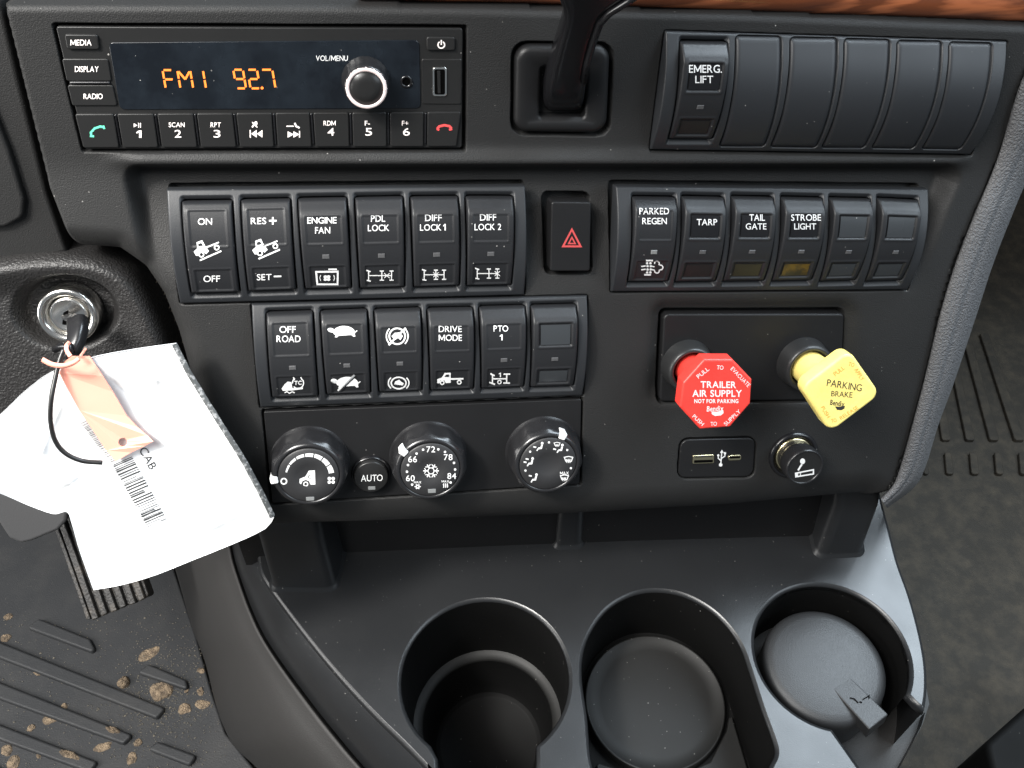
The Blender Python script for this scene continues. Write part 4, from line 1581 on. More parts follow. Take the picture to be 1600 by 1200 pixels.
yk = thing('pull_valve', L, L.pt(1270, 575, 0), 'yellow diamond shaped pull knob lettered PARKING BRAKE', 'knob', 'air brake valve knobs')
u0, v0, R = collar(1267, 578, 41, yk)
dia = [(1251.5, 605.5), (1328, 547), (1376.5, 616.5), (1297.5, 676.5)]
dq = uvs(L, dia, HV)
cu_, cv_ = dq.mean(0)
m = MB()
rings = []
for f, hh, rr_ in ((0, 0.0, .66), (0.2, 0.008, .66), (0.62, 0.022, .66), (0.75, 0.0265, .70), (0.9, 0.031, .9), (0.95, 0.0325, 1.05)):
    uu, vv = u0 + (cu_ - u0) * f, v0 + (cv_ - v0) * f
    rings.append(L.P(uu + R * rr_ * np.cos(a), vv + R * rr_ * np.sin(a), hh))
m.loft(rings, True, False, True)
m.build('shaft', 'yellow_knob', yk)
m = MB(); m.prism(L, roundpoly(dq, 0.0060, 8), HV - 0.0085, HV, 0.0016); hd = m.build('handle', 'yellow_knob', yk)
i = Ink(ZV).text('PARKING', 1278, 528, 220, 44, rot=9, bold=0.0).text('BRAKE', 1262, 584, 132, 34, rot=4, bold=0.0).text('Bendix', 1234, 640, 90, 34, rot=8, bold=0.015)
i.press('lettering', vs, 'ink', hd)
Ink(ZV).poly([(1218, 660), (1250, 662), (1280, 656), (1278, 674), (1258, 684), (1232, 682)]).press('emblem', vs, 'ink', hd)
i = Ink(ZV).text('PULL', 1244, 438, 76, 26, rot=-38, bold=0.0).text('TO', 1322, 398, 36, 26, rot=15, bold=0.0).text('APPLY', 1371, 460, 84, 26, rot=57, bold=0.0)
i.text('PUSH', 1160, 695, 78, 24, rot=58, bold=0.0).text('TO', 1212, 748, 34, 24, rot=-8, bold=0.0).text('RELEASE', 1306, 700, 130, 24, rot=-33, bold=0.0)
i.press('lettering', vs, 'yellow_text', hd)

# ------------------------------------------------------------------ usb charger and cigarette lighter
ub = thing('usb_charger', L, L.pt(1120, 716, 0), 'black rounded usb socket plate beside the cigarette lighter', 'usb socket')
slab('plate', L, [(1064, 687.5), (1180, 684.5), (1177, 744.5), (1059.5, 746.5)], -0.006, 0.0004, 0.0048, 0.0007, 'black', ub)
sk = slab('usb_socket', L, [(1083, 712), (1116, 710.5), (1116, 724), (1082, 725)], -0.001, 0.0010, 0.0007, 0.0003, 'brass', ub)
slab('opening', L, [(1085, 719.5), (1114, 718.5), (1114, 722.5), (1084.5, 723.5)], 0.0005, 0.0012, 0.0003, 0.0001, 'hole', sk)
slab('tongue', L, [(1086, 713.5), (1113, 712.5), (1113, 714), (1086, 715)], 0.0005, 0.0012, 0.0002, 0.0001, 'button', sk)
sk = slab('usb_c_socket', L, [(1137.5, 712), (1158, 711), (1159, 719), (1138, 720)], -0.001, 0.0009, 0.0012, 0.0003, 'brass', ub)
slab('opening', L, [(1140, 713.7), (1156.5, 713), (1157, 716), (1140.3, 716.8)], 0.0004, 0.0011, 0.0005, 0.0001, 'hole', sk)
i = Ink(ZV).line([(511, 945), (505, 1022)], 7).disc(504, 1025, 11).poly([(500, 950), (512, 930), (523, 950)]).line([(507, 1000), (489, 985), (489, 968)], 7).disc(489, 966, 7)
i.line([(508, 985), (530, 972), (531, 958)], 7).poly([(524, 946), (538, 946), (538, 960), (524, 960)])
i.press('usb_symbol', flat_surf(L, 0.0004), 'white', ub)

HL = 0.0172
lu, lv = L.uv(1258.5, 731, HL)
p = L.px(1258, 731, HL)
lt = thing('cigarette_lighter', L, L.P(lu, lv, 0), 'black cigarette lighter with a white cigarette symbol on its face', 'lighter')
m = MB(); m.lathe(L, lu, lv, [(41 * p, -0.001), (40.5 * p, 0.0012), (38 * p, 0.0026), (34 * p, 0.0022), (31.5 * p, 0.0006), (31 * p, -0.002)], 72, False); m.build('collar', 'gloss', lt)
m = MB(); m.lathe(L, lu, lv, [(31.5 * p, -0.002), (30.5 * p, 0.0018), (28 * p, 0.0022), (26.5 * p, 0.0020)], 72, False); m.build('metal_ring', 'brass', lt)
m = MB(); m.lathe(L, lu, lv, [(27 * p, 0.0), (27.5 * p, 0.004), (27.5 * p, 0.005), (29.5 * p, 0.006), (31 * p, 0.009), (31 * p, HL - 0.002), (30 * p, HL - 0.0004), (28.5 * p, HL), (27 * p, HL - 0.0006), (26.5 * p, HL - 0.0008)], 72, False)
kn = m.build('knob', 'knob', lt)
m = MB(); m.lathe(L, lu, lv, [(26.8 * p, HL - 0.0007), (0.1 * p, HL - 0.0006)], 48); m.build('face', 'button', kn)
i = Ink(ZV).line([(972, 1078), (1084, 1056), (1084, 1082), (974, 1100)], 9, True).poly([(968, 1075), (988, 1071), (988, 1100), (970, 1104)]).line([(1003, 1071), (1003, 1096)], 6)
i.line([(988, 1060), (1000, 1040), (1012, 1022)], 12).disc(1016, 1003, 16, 18)
i.press('cigarette_symbol', flat_surf(L, HL - 0.0006), 'white', kn)

# ------------------------------------------------------------------ ignition lock, key, tag and pouch
ig = thing('ignition_surround', L, L.pt(100, 490, -0.01), 'leather grained black surround sunk around the ignition lock', 'trim panel')
sx = np.arange(-150, 330, 3.0)
sy = np.arange(372, 757, 3.0)
X, Y = np.meshgrid(sx, sy, indexing='ij')
rim = catmull([(-150, 430), (-40, 412), (20, 402), (90, 397), (150, 403), (195, 424), (224, 458), (250, 510), (268, 560), (285, 640), (300, 760), (305, 880)], 6)
poly_s = [tuple(q) for q in rim] + [(-200, 900), (-200, 430)]
ins = poly_in(X, Y, poly_s)
dr = np.where(ins, 1, -1) * seg_dist(X, Y, [tuple(q) for q in rim], False)
hs = np.full(X.shape, -0.012)
hs = hs - 0.014 * (1 - np.sqrt(np.clip(1 - (1 - np.clip(dr / 26, 0, 1)) ** 2, 0, 1)))
hs = hs - 0.006 * sstep(14, 70, dr)
ov = np.hypot((X - 97) / 84.0, (Y - 492) / 60.0)
hs = hs - 0.012 * sstep(1.06, 0.78, ov)
hs = hs - np.where(dr < 0, -dr * 0.002, 0)
ok = dr > -8
okf = ok[:-1, :-1] & ok[1:, :-1] & ok[:-1, 1:] & ok[1:, 1:]
Ps = L.pt(X, Y, -0.012) + L.n * (hs + 0.012)[..., None]
fi = grid_faces(len(sx), len(sy), okf)
mesh('shell', Ps.reshape(-1, 3), fi[:, ::-1], 'surround', ig)

lk = thing('ignition_lock', L, L.pt(103, 495, -0.025), 'chrome ignition lock cylinder in the grained surround', 'ignition lock')
hh0 = -0.016
u0, v0 = L.uv(104.5, 495, hh0)
p = L.px(104, 495, hh0)
m = MB(); m.lathe(L, u0, v0, [(46 * p, hh0 - 0.012), (46 * p, hh0 - 0.003), (44 * p, hh0 - 0.0008), (40 * p, hh0), (34 * p, hh0 - 0.0012), (30 * p, hh0 - 0.004), (29 * p, hh0 - 0.006)], 72, False); m.build('ring', 'chrome', lk)
m = MB(); m.lathe(L, u0, v0, [(29.5 * p, hh0 - 0.006), (28 * p, hh0 - 0.003), (26 * p, hh0 - 0.002), (24 * p, hh0 - 0.0024), (0.1 * p, hh0 - 0.002)], 56); cy_ = m.build('cylinder', 'chrome', lk)
slab('keyway', L, [(99, 489), (107, 485), (104, 508), (97, 507)], hh0 - 0.004, hh0 - 0.0016, 0.0003, 0.0001, 'hole', cy_)

ky = thing('key', L, L.pt(112, 500, hh0), 'black plastic headed key standing in the ignition lock', 'key')
m = MB()
rings = []
for x, y, hh, hw, th in ((104, 494, -0.018, 8, 0.0015), (107, 497, -0.010, 8, 0.0016), (113, 497, -0.002, 10, 0.0026), (121, 500, 0.006, 15, 0.0034), (122, 518, 0.012, 15, 0.0036), (118, 538, 0.017, 13.5, 0.0034), (113, 553, 0.020, 10, 0.0028), (110, 560, 0.021, 5, 0.0018)):
    c = L.pt(x, y, hh)
    w_ = hw * L.px(x, y, hh)
    e1 = nrm(L.ex * 0.9 + L.ey * 0.42)
    e2 = nrm(L.n * 0.55 + L.ey * 0.6 - L.ex * .5)
    e2 = nrm(e2 - e1 * (e2 @ e1))
    ring = []
    for t in np.linspace(0, 2 * math.pi, 24, endpoint=False):
        cs, sn = math.cos(t), math.sin(t)
        ring.append(c + e1 * w_ * np.sign(cs) * abs(cs) ** .6 + e2 * th * np.sign(sn) * abs(sn) ** .6)
    rings.append(ring)
m.loft(rings, True, True, True)
m.build('key_head', 'knob', ky)
m = MB(); m.tube([L.pt(x, y, hh) for x, y, hh in ((86, 546, 0.016), (96, 541, 0.019), (108, 540, 0.022), (112, 552, 0.0225))], 0.0018, 10); m.build('clip', 'gloss', ky)
cd = MB()
cd.tube([L.pt(x, y, hh) for x, y, hh in catmull([(100, 545, 0.0245), (93, 563, 0.027), (86, 592, 0.031), (80, 625, 0.035), (79, 658, 0.036), (86, 688, 0.036), (102, 708, 0.0355), (128, 720, 0.034), (160, 723, 0.033)], 6)], 0.00115, 10)
tag(cd.build('lanyard', 'cord'), 'thin black cord looping from the key over the white pouch', 'cord')

# white pouch: a soft sheet with thickness
TOPC = catmull([(-60, 700), (0, 648), (38, 612), (80, 582), (140, 560), (205, 547), (275, 537)], 8)
RIGC = catmull([(275, 537), (300, 585), (340, 650), (385, 722), (424, 797), (426, 812), (415, 826)], 8)
BOTC = catmull([(146, 922), (190, 914), (242, 899), (300, 876), (345, 858), (392, 838), (415, 826)], 8)
LEFC = catmull([(-60, 700), (-70, 735), (-50, 755), (0, 771), (50, 792), (84, 803), (104, 800), (112, 818), (124, 860), (146, 922)], 8)
NU, NV = 150, 150
tc_, bc_, lc_, rc_ = resample(TOPC, NU), resample(BOTC, NU), resample(LEFC, NV), resample(RIGC, NV)
s_ = np.linspace(0, 1, NU)[:, None, None]
t_ = np.linspace(0, 1, NV)[None, :, None]
Cg = (1 - t_) * tc_[:, None] + t_ * bc_[:, None] + (1 - s_) * lc_[None] + s_ * rc_[None] - ((1 - s_) * (1 - t_) * tc_[0] + s_ * (1 - t_) * tc_[-1] + (1 - s_) * t_ * bc_[0] + s_ * t_ * bc_[-1])


def crease(x, y, ax, ay, bx, by, w, amp):
    """a ridge along a-b that fades at both ends"""
    dx, dy = bx - ax, by - ay
    l = math.hypot(dx, dy)
    s = ((x - ax) * dx + (y - ay) * dy) / l / l
    d = ((x - ax) * dy - (y - ay) * dx) / l
    return amp * np.exp(-np.abs(d) / w) * sstep(-0.1, 0.25, s) * sstep(1.1, 0.75, s)


def pouch_h(x, y):
    hh = 0.021 + 0.0026 * np.sin(x * 0.018 + y * 0.011) + 0.0007 * np.sin(x * 0.05 - y * 0.021 + 1.0)
    hh = hh - 0.005 * np.exp(-((x - 50) / 60) ** 2 - ((y - 770) / 40) ** 2) + 0.0016 * np.exp(-((y - 575 - (275 - x) * .12) / 22) ** 2)
    for c in ((20, 660, 150, 790, 7, .0016), (40, 740, 120, 760, 5, .0020), (60, 790, 140, 740, 6, -.0018), (150, 570, 270, 600, 8, .0018), (170, 590, 230, 640, 7, -.0014), (300, 600, 250, 700, 9, .0013),
              (120, 820, 240, 800, 9, .0014), (330, 700, 260, 790, 10, -.0012), (180, 900, 260, 800, 9, .0012), (380, 800, 300, 840, 8, .0014), (100, 620, 60, 720, 6, .0012), (250, 545, 240, 620, 5, .0012)):
        hh = hh + crease(x, y, *c)
    return hh


pouch = thing('pouch', L, L.pt(200, 730, 0.02), 'white plastic pouch with barcodes and CAB print hanging below the ignition', 'pouch')
Hg = pouch_h(Cg[..., 0], Cg[..., 1])
Pf = L.pt(Cg[..., 0], Cg[..., 1], Hg)
Pb = Pf - L.n * 0.0012
nv = NU * NV
F1 = grid_faces(NU, NV)[:, ::-1]
V = np.concatenate([Pf.reshape(-1, 3), Pb.reshape(-1, 3)])
F2 = grid_faces(NU, NV) + nv
bi = [i * NV for i in range(NU)] + [(NU - 1) * NV + j for j in range(1, NV)] + [i * NV + NV - 1 for i in range(NU - 2, -1, -1)] + [j for j in range(NV - 2, 0, -1)]
bi = np.array(bi)
F3 = np.stack([bi, np.roll(bi, -1), np.roll(bi, -1) + nv, bi + nv], 1)
sheet = mesh('sheet', V, np.concatenate([F1, F2, F3]), 'paper', pouch)
psurf = lambda x, y, e: L.pt(x, y, pouch_h(x, y) + e)
# grey sealed edge
m = MB()
ed = resample(RIGC[:36], 70)
jag = [rng.uniform(-.5, .5) for k in range(70)]
m.loft([[psurf(np.array(x - 6.5 + jag[k] * .4), np.array(y + 3), 0.0005) for k, (x, y) in enumerate(ed)], [psurf(np.array(x + 1.5 + jag[k]), np.array(y - 1), 0.0005) for k, (x, y) in enumerate(ed)],
        [psurf(np.array(x + 1.5 + jag[k]), np.array(y - 1), -0.0018) for k, (x, y) in enumerate(ed)]], False)
m.build('sealed_edge', 'seam', pouch)
Ink().text('CAB', 231, 716, 36, 13, rot=62, bold=0.0).press('lettering', psurf, 'ink', pouch, 0.0004)
i = Ink()
rb = random.Random(3)
t = 0.0
while t < 1:
    w = rb.choice((1.0, 1.2, 1.7, 2.4))
    x, y = 176 + 54 * t, 727 + 97 * t
    full = rb.random()
    L0 = 33 - (9 if full < .3 else 0)
    i.line([(x, y), (x + L0 * .92, y - L0 * .40)], w)
    t += (w + rb.choice((1.3, 1.8, 2.6))) / 106
i.press('barcode', psurf, 'ink', pouch, 0.0004)
i = Ink()
t = 0.0
while t < 1:
    w = rb.choice((0.6, 0.8, 1.0))
    x, y = 126 + 48 * t, 662 + 62 * t
    i.line([(x, y), (x + 20, y - 9)], w)
    t += (w + rb.choice((1.6, 2.2, 3.2))) / 78
i.press('barcode', psurf, 'ink', pouch, 0.0004)
i = Ink()
for x, y in ((158, 762), (163, 770), (170, 778), (291, 812), (296, 822), (301, 832), (157, 812)):
    i.line([(x, y), (x + 1.8, y + 3)], 0.5)
i.press('small_print', psurf, 'seam', pouch, 0.0004)

# coral card tag with its strap
tg = thing('key_tag', L, L.pt(150, 630, 0.03), 'coral red card tag with a punched hole lying on the white pouch', 'tag')
outl = np.array([(92, 583), (100, 566), (112, 557), (140, 557), (160, 587), (176, 612), (198, 650), (214, 667), (229, 680), (239, 690), (226, 697), (205, 707), (181, 721), (166, 704), (124, 641)], float)
hole = [(191.7 + 7 * math.cos(a_), 691 + 7 * math.sin(a_)) for a_ in np.linspace(0, 2 * math.pi, 14, endpoint=False)]
tess = tessellate_polygon([[Vector((x, y, 0)) for x, y in outl], [Vector((x, y, 0)) for x, y in hole]])
allp = np.array(list(map(tuple, outl)) + hole)
th_ = pouch_h(allp[:, 0], allp[:, 1]) + 0.0042 - 0.002 * sstep(640, 560, allp[:, 1])
th_[9] += 0.004; th_[8] += 0.0015; th_[10] += 0.002
A = L.pt(allp[:, 0], allp[:, 1], th_)
B = A - L.n * 0.0007
n = len(allp)
F = [tuple(t_) for t_ in tess] + [tuple(i + n for i in reversed(t_)) for t_ in tess]
no = len(outl)
F += [(i, (i + 1) % no, (i + 1) % no + n, i + n) for i in range(no)]
F += [(no + i, no + (i + 1) % 14, no + (i + 1) % 14 + n, no + i + n) for i in range(14)]
mesh('card', np.concatenate([A, B]), F, 'tag', tg, smooth=False)


def ribbon(pts, wpx, name):
    m = MB()
    c = catmull(pts, 6)
    ra_, rb_, rc2, rd2 = [], [], [], []
    for k in range(len(c)):
        d = nrm(c[min(k + 1, len(c) - 1)][:2] - c[max(k - 1, 0)][:2])
        nn = np.array([-d[1], d[0]]) * wpx / 2
        ra_.append(L.pt(c[k][0] + nn[0], c[k][1] + nn[1], c[k][2]))
        rb_.append(L.pt(c[k][0] - nn[0], c[k][1] - nn[1], c[k][2]))
    up_ = [q + L.n * 0.0006 for q in ra_], [q + L.n * 0.0006 for q in rb_]
    m.loft([ra_, up_[0], up_[1], rb_, ra_], False)
    m.build(name, 'tag', tg)


ribbon([(66, 561, 0.034), (82, 569, 0.035), (100, 571, 0.0355), (114, 567, 0.0345), (124, 560, 0.033)], 7, 'strap')
ribbon([(110, 556, 0.033), (105, 548, 0.0315), (104, 540, 0.030), (109, 534, 0.0265)], 6, 'strap')
ribbon([(126, 556, 0.031), (131, 549, 0.026), (134, 544, 0.022)], 4, 'strap')

# ------------------------------------------------------------------ console with cup holders
con = thing('console', CON, CON.pt(900, 1050, -0.1), 'black plastic floor console with three round cup wells', 'console')
LEFT_P = [(398, 820), (400, 850), (402, 877), (408, 900), (430, 933), (483, 1003), (533, 1063), (583, 1117), (630, 1163), (663, 1197), (720, 1255), (780, 1315)]
RIGHT_P = [(1445, 1112), (1449.5, 1080), (1448.5, 1040), (1440, 992), (1424, 933), (1405, 880), (1392, 830), (1382, 793), (1374, 760)]
u1, v1, R1 = circfit(uvs(CON, [(627, 1066), (887.5, 1066), (757, 939.5), (660, 979), (850, 975), (675, 1161), (840, 1168)]))
u3, v3, R3 = circfit(uvs(CON, [(1183, 1000), (1272, 910), (1331, 927), (1395, 987), (1425, 1053), (1301, 1140)]))


def arc_pts(u, v, R, pa, pb, n=48, cw=True):
    a0 = math.atan2(pa[1] - v, pa[0] - u)
    a1 = math.atan2(pb[1] - v, pb[0] - u)
    if cw:
        while a1 > a0: a1 -= 2 * math.pi
    else:
        while a1 < a0: a1 += 2 * math.pi
    return [(u + R * math.cos(t), v + R * math.sin(t)) for t in np.linspace(a0, a1, n)]


def PX(*pts, hh=0.0):
    return [tuple(q) for q in uvs(CON, pts, hh)]


nl, nr = PX((676, 1161), (840, 1168))
HOLE1 = arc_pts(u1, v1, R1, nl, nr) + PX((838, 1190), (832, 1262), (688, 1262), (684, 1185))
HOLE2 = [tuple(q) for q in uvs(CON, catmull([(927, 1200), (918, 1120), (910, 1062), (912, 1020), (925, 985), (950, 952), (985, 931), (1022, 924), (1065, 930), (1105, 950), (1135, 977), (1157, 1010), (1172, 1052), (1190, 1108), (1208, 1158), (1211, 1178), (1203, 1196), (1185, 1235), (1130, 1262), (960, 1262)], 5, True))]
n3l, n3r = PX((1301, 1140), (1416, 1085))
ARC3 = arc_pts(u3, v3, R3, n3r, n3l, 60, cw=False)
OUT = PX(*catmull(LEFT_P, 4)) + PX((1000, 1330), (1380, 1300), (1368, 1238), (1345, 1200)) + ARC3[::-1] + PX((1430, 1100)) + PX(*catmull(RIGHT_P, 4)) + PX((1374, 740), (398, 740))


def fill_plate(name, loops, thick, bev, mat, parent):
    cu = bpy.data.curves.new(name, 'CURVE')
    cu.dimensions = '2D'
    cu.fill_mode = 'BOTH'
    cu.extrude = thick / 2 - bev
    cu.bevel_depth = bev
    cu.bevel_resolution = 1
    cu.offset = -bev
    for lp in loops:
        sp = cu.splines.new('POLY')
        sp.points.add(len(lp) - 1)
        for k, q in enumerate(lp):
            sp.points[k].co = (q[0], q[1], 0, 1)
        sp.use_cyclic_u = True
    ob = bpy.data.objects.new(name, cu)
    COL.objects.link(ob)
    ev = ob.evaluated_get(bpy.context.evaluated_depsgraph_get())
    me = ev.to_mesh()
    V = np.array([v.co[:] for v in me.vertices])
    Fs = [tuple(pp.vertices) for pp in me.polygons]
    ev.to_mesh_clear()
    bpy.data.objects.remove(ob)
    bpy.data.curves.remove(cu)
    W_ = CON.P(V[:, 0], V[:, 1], V[:, 2] - thick / 2)
    o = mesh(name, W_, Fs, mat, parent, smooth=False)
    for pl_ in o.data.polygons:
        pl_.use_smooth = abs(pl_.normal.z) < 0.98
    return o


fill_plate('top_plate', [OUT, HOLE1, HOLE2], 0.009, 0.0025, 'console', con)


def wall(name, loop, h0, h1, taper, mat, parent, close=True):
    m = MB()
    lp = np.array(loop)
    c = lp.mean(0)
    rings = []
    for k in range(4):
        f = k / 3
        q = c + (lp - c) * (1 - taper * f)
        rings.append(CON.P(q[:, 0], q[:, 1], h0 + (h1 - h0) * f))
    m.loft(rings, close)
    return m.build(name, mat, parent)


# cup 1: deep stepped well with an open front slot
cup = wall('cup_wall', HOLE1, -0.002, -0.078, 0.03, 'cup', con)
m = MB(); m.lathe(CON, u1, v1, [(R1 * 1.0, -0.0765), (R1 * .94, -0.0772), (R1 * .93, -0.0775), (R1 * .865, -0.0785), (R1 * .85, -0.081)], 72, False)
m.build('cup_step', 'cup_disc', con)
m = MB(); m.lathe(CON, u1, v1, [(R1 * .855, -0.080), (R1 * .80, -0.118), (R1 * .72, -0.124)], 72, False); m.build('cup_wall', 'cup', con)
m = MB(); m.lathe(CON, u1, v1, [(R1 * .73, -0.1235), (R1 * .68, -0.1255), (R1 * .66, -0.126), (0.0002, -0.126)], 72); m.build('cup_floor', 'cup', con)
# cup 2: shallow round well
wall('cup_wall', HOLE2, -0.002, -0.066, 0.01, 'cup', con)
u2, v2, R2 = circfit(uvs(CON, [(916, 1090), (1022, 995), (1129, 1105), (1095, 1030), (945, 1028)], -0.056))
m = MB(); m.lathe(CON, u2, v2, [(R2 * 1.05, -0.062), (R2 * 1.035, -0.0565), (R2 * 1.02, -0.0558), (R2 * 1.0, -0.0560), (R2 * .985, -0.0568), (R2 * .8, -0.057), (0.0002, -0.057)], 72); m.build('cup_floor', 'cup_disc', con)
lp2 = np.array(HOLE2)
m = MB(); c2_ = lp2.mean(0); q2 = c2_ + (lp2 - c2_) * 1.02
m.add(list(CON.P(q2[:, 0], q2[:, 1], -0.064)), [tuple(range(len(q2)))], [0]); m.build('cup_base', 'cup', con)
slab('cup_ledge', CON, [(1141, 1108), (1168, 1200), (1160, 1275), (950, 1275), (930, 1190), (960, 1200), (1040, 1222), (1110, 1190), (1136, 1140)], -0.066, -0.0595, 0.002, 0.001, 'cup_disc', con)
# cup 3: ashtray well opening through the edge
m = MB()
ring0 = ARC3 + PX((1345, 1200), (1368, 1238))
m.loft([CON.P(np.array(ring0)[:, 0], np.array(ring0)[:, 1], hh) for hh in (-0.002, -0.03, -0.06)], False)
m.build('cup_wall', 'cup', con)
m = MB()
fl3 = PX((1170, 1000), (1190, 930), (1260, 895), (1340, 910), (1410, 980), (1445, 1060), (1452, 1100), (1441, 1133), (1405, 1200), (1385, 1265), (1300, 1265), (1200, 1120), hh=-0.06)
fl3 = np.array(fl3)
m.add(list(CON.P(fl3[:, 0], fl3[:, 1], -0.06)), [tuple(range(len(fl3)))[::-1]], [0]); m.build('cup_floor', 'tunnel', con)
m = MB()
edge3 = PX((1446, 1112), (1440, 1133), (1424, 1165), (1405, 1200), (1385, 1262), hh=-0.05)
edge3 = np.array(edge3)
m.loft([CON.P(edge3[:, 0], edge3[:, 1], hh) for hh in (-0.05, -0.3)], False); m.build('side_wall', 'tunnel', con)
# right flank of the console under the plate edge
fr = np.array(PX(*catmull(RIGHT_P, 4)))
m = MB(); m.loft([CON.P(fr[:, 0] - 0.001, fr[:, 1], hh) for hh in (-0.005, -0.34)], False); m.build('side_wall', 'console', con)
# left flank: plate edge, inner band, then the tunnel cover down to the floor
EA = resample(catmull([(398, 820), (400, 850), (402, 877), (408, 900), (430, 933), (483, 1003), (533, 1063), (583, 1117), (630, 1163), (663, 1197), (720, 1255), (780, 1315)], 6), 70)
EB = resample(catmull([(345, 790), (354, 830), (360, 857), (367, 887), (393, 960), (423, 1017), (483, 1100), (533, 1163), (563, 1198), (620, 1262), (670, 1315)], 6), 70)
EC = resample(catmull([(240, 790), (258, 840), (273, 887), (300, 980), (320, 1033), (337, 1100), (350, 1137), (367, 1167), (400, 1198), (470, 1260), (540, 1310)], 6), 70)
pa_ = CON.pt(EA[:, 0], EA[:, 1], -0.0035)
pb_ = CON.pt(EB[:, 0], EB[:, 1], -0.050)
pc_ = FLO.pt(EC[:, 0], EC[:, 1], 0.01)
bx = np.array([1.0, 0.35, 0])
m = MB()
m.loft([pa_ + bx * .002, pa_ + np.array([0, 0, -0.003]), pa_ * .65 + pb_ * .35 + np.array([-0.004, 0, 0.004]), pb_ + np.array([0.002, 0, 0.003]), pb_ + np.array([0.004, 0, -0.01])], False)
m.build('flank', 'console', con)
tn = thing('tunnel_cover', FLO, FLO.pt(380, 1050, 0), 'brownish black tunnel cover curving down beside the console to the floor', 'tunnel cover')
m = MB()
zb, zc = (pb_ - C0) @ FWD, (pc_ - C0) @ FWD
rows = [pb_ + np.array([0.003, 0, -0.004])]
for f, bump in ((0.0, 0.004), (0.02, 0.010), (0.06, 0.014), (0.2, 0.040), (0.4, 0.075), (0.6, 0.095), (0.8, 0.095), (0.9, 0.080), (0.97, 0.055), (1.0, 0.02)):
    q = EB + (EC - EB) * f
    z = 1 / ((1 - f) / zb + f / zc) - bump
    rows.append(C0 + ray(q[:, 0], q[:, 1]) * z[:, None])
rows.append(pc_ + np.array([0.004, 0, -0.01]))
m.loft(rows, False)
m.build('cover', 'tunnel', tn)

def behind(ps):
    """keep points behind the dashboard skin"""
    out = []
    for q in ps:
        hh = float((q - L.o) @ L.n)
        out.append(q - L.n * max(0.0, hh + 0.03))
    return out


# back wall and the two feet between console and dashboard
m = MB()
bw = [(380, 872), (470, 868), (587, 863), (806, 853), (1000, 846), (1290, 838)]
pw = [CON.pt(x, y, 0.0) for x, y in bw]
m.loft([[q + np.array([0, 0, -0.01]) for q in pw], [q + np.array([0, 0.001, 0.003]) for q in pw], behind([q + np.array([0, 0.02, 0.20]) for q in pw])], False)
m.build('back_wall', 'black', con)


def foot(q, name='support_foot', rise=0.16, back=0.04, lean=0.0):
    """q photo outline of the front corners on the plate: left, right; a rounded post rising under the dash"""
    m = MB()
    (xl, yl), (xr, yr) = q
    base = uvs(CON, [(xl, yl), (xr, yr)], 0.0)
    (ul, vl), (ur, vr) = base
    rings = []
    for f, g in ((-0.002, 0.0025), (0.0, 0.0022), (0.0015, 0.0008), (0.004, 0.0), (0.05, -0.001), (rise, -0.003)):
        pl_ = roundpoly([(ul - g + lean * f, vl - g), (ur + g, vr - g), (ur + g + 0.004, vr + back), (ul - g + lean * f, vl + back)], 0.007, 6)
        rings.append(behind(CON.P(pl_[:, 0], pl_[:, 1] + f * 0.12, f)))
    m.loft(rings, True, False, True)
    return m.build(name, 'console', con)


foot([(424, 921), (523, 921)], lean=-0.02)
foot([(1276, 870), (1347, 866)])
foot([(868, 856), (906, 854)], back=0.01)

# ashtray lid standing in the third well
al = thing('ashtray_lid', CON, CON.pt(1290, 1040, -0.03), 'round black ashtray lid with a wedge tab in the right cup well', 'ashtray')
HA = -0.018
ua, va, Ra = circfit(uvs(CON, [(1196, 1029), (1261, 950), (1331, 981), (1387, 1061), (1325, 1132), (1240, 1101)], HA))
m = MB(); m.lathe(CON, ua, va, [(Ra * 1.02, HA - 0.05), (Ra * 1.04, HA - 0.006), (Ra * 1.03, HA - 0.0035), (Ra * 1.0, HA - 0.0014), (Ra * .95, HA), (Ra * .85, HA + 0.0010), (Ra * .5, HA + 0.0018), (0.0002, HA + 0.0021)], 72); m.build('disc', 'lid', al)
# wedge tab: rises from the disc centre towards its end
tw = PX((1293, 1061), (1322, 1043), (1389, 1115), (1359, 1139), hh=HA + 0.006)
tw = np.array(tw)
d_ = nrm((tw[2] + tw[3]) / 2 - (tw[0] + tw[1]) / 2)
tm = (tw[0] + tw[1]) / 2
tw[0], tw[1] = tm + (tw[0] - tm) * .92, tm + (tw[1] - tm) * .92
top = [CON.P(*(tw[0] - d_ * .010), HA + 0.0002), CON.P(*(tw[1] - d_ * .010), HA + 0.0002), CON.P(*tw[2], HA + 0.0050), CON.P(*tw[3], HA + 0.0050)]
bot = [CON.P(*(tw[0] - d_ * .010), HA - 0.006), CON.P(*(tw[1] - d_ * .010), HA - 0.006), CON.P(*(tw[2] + d_ * .0014), HA - 0.006), CON.P(*(tw[3] + d_ * .0014), HA - 0.006)]
m = MB()
m.add(top + bot, [(3, 2, 1, 0), (0, 1, 5, 4), (1, 2, 6, 5), (2, 3, 7, 6), (3, 0, 4, 7)])
tab = m.build('tab', 'lid', al, smooth=False)
bv = tab.modifiers.new('bevel', 'BEVEL'); bv.width = 0.0010; bv.segments = 3
wpt = Plane(top[3], top[2] - top[3], top[0] - top[3])
ts = lambda x, y, e: wpt.pt(x, y, e)
Ink().line([(1328, 1090), (1335, 1092), (1341, 1098)], 1.8).line([(1343, 1096), (1347, 1098)], 2).line([(1348, 1093), (1358, 1087), (1358, 1092)], 1.8).press('symbol', ts, 'hole', al, 0.0004)

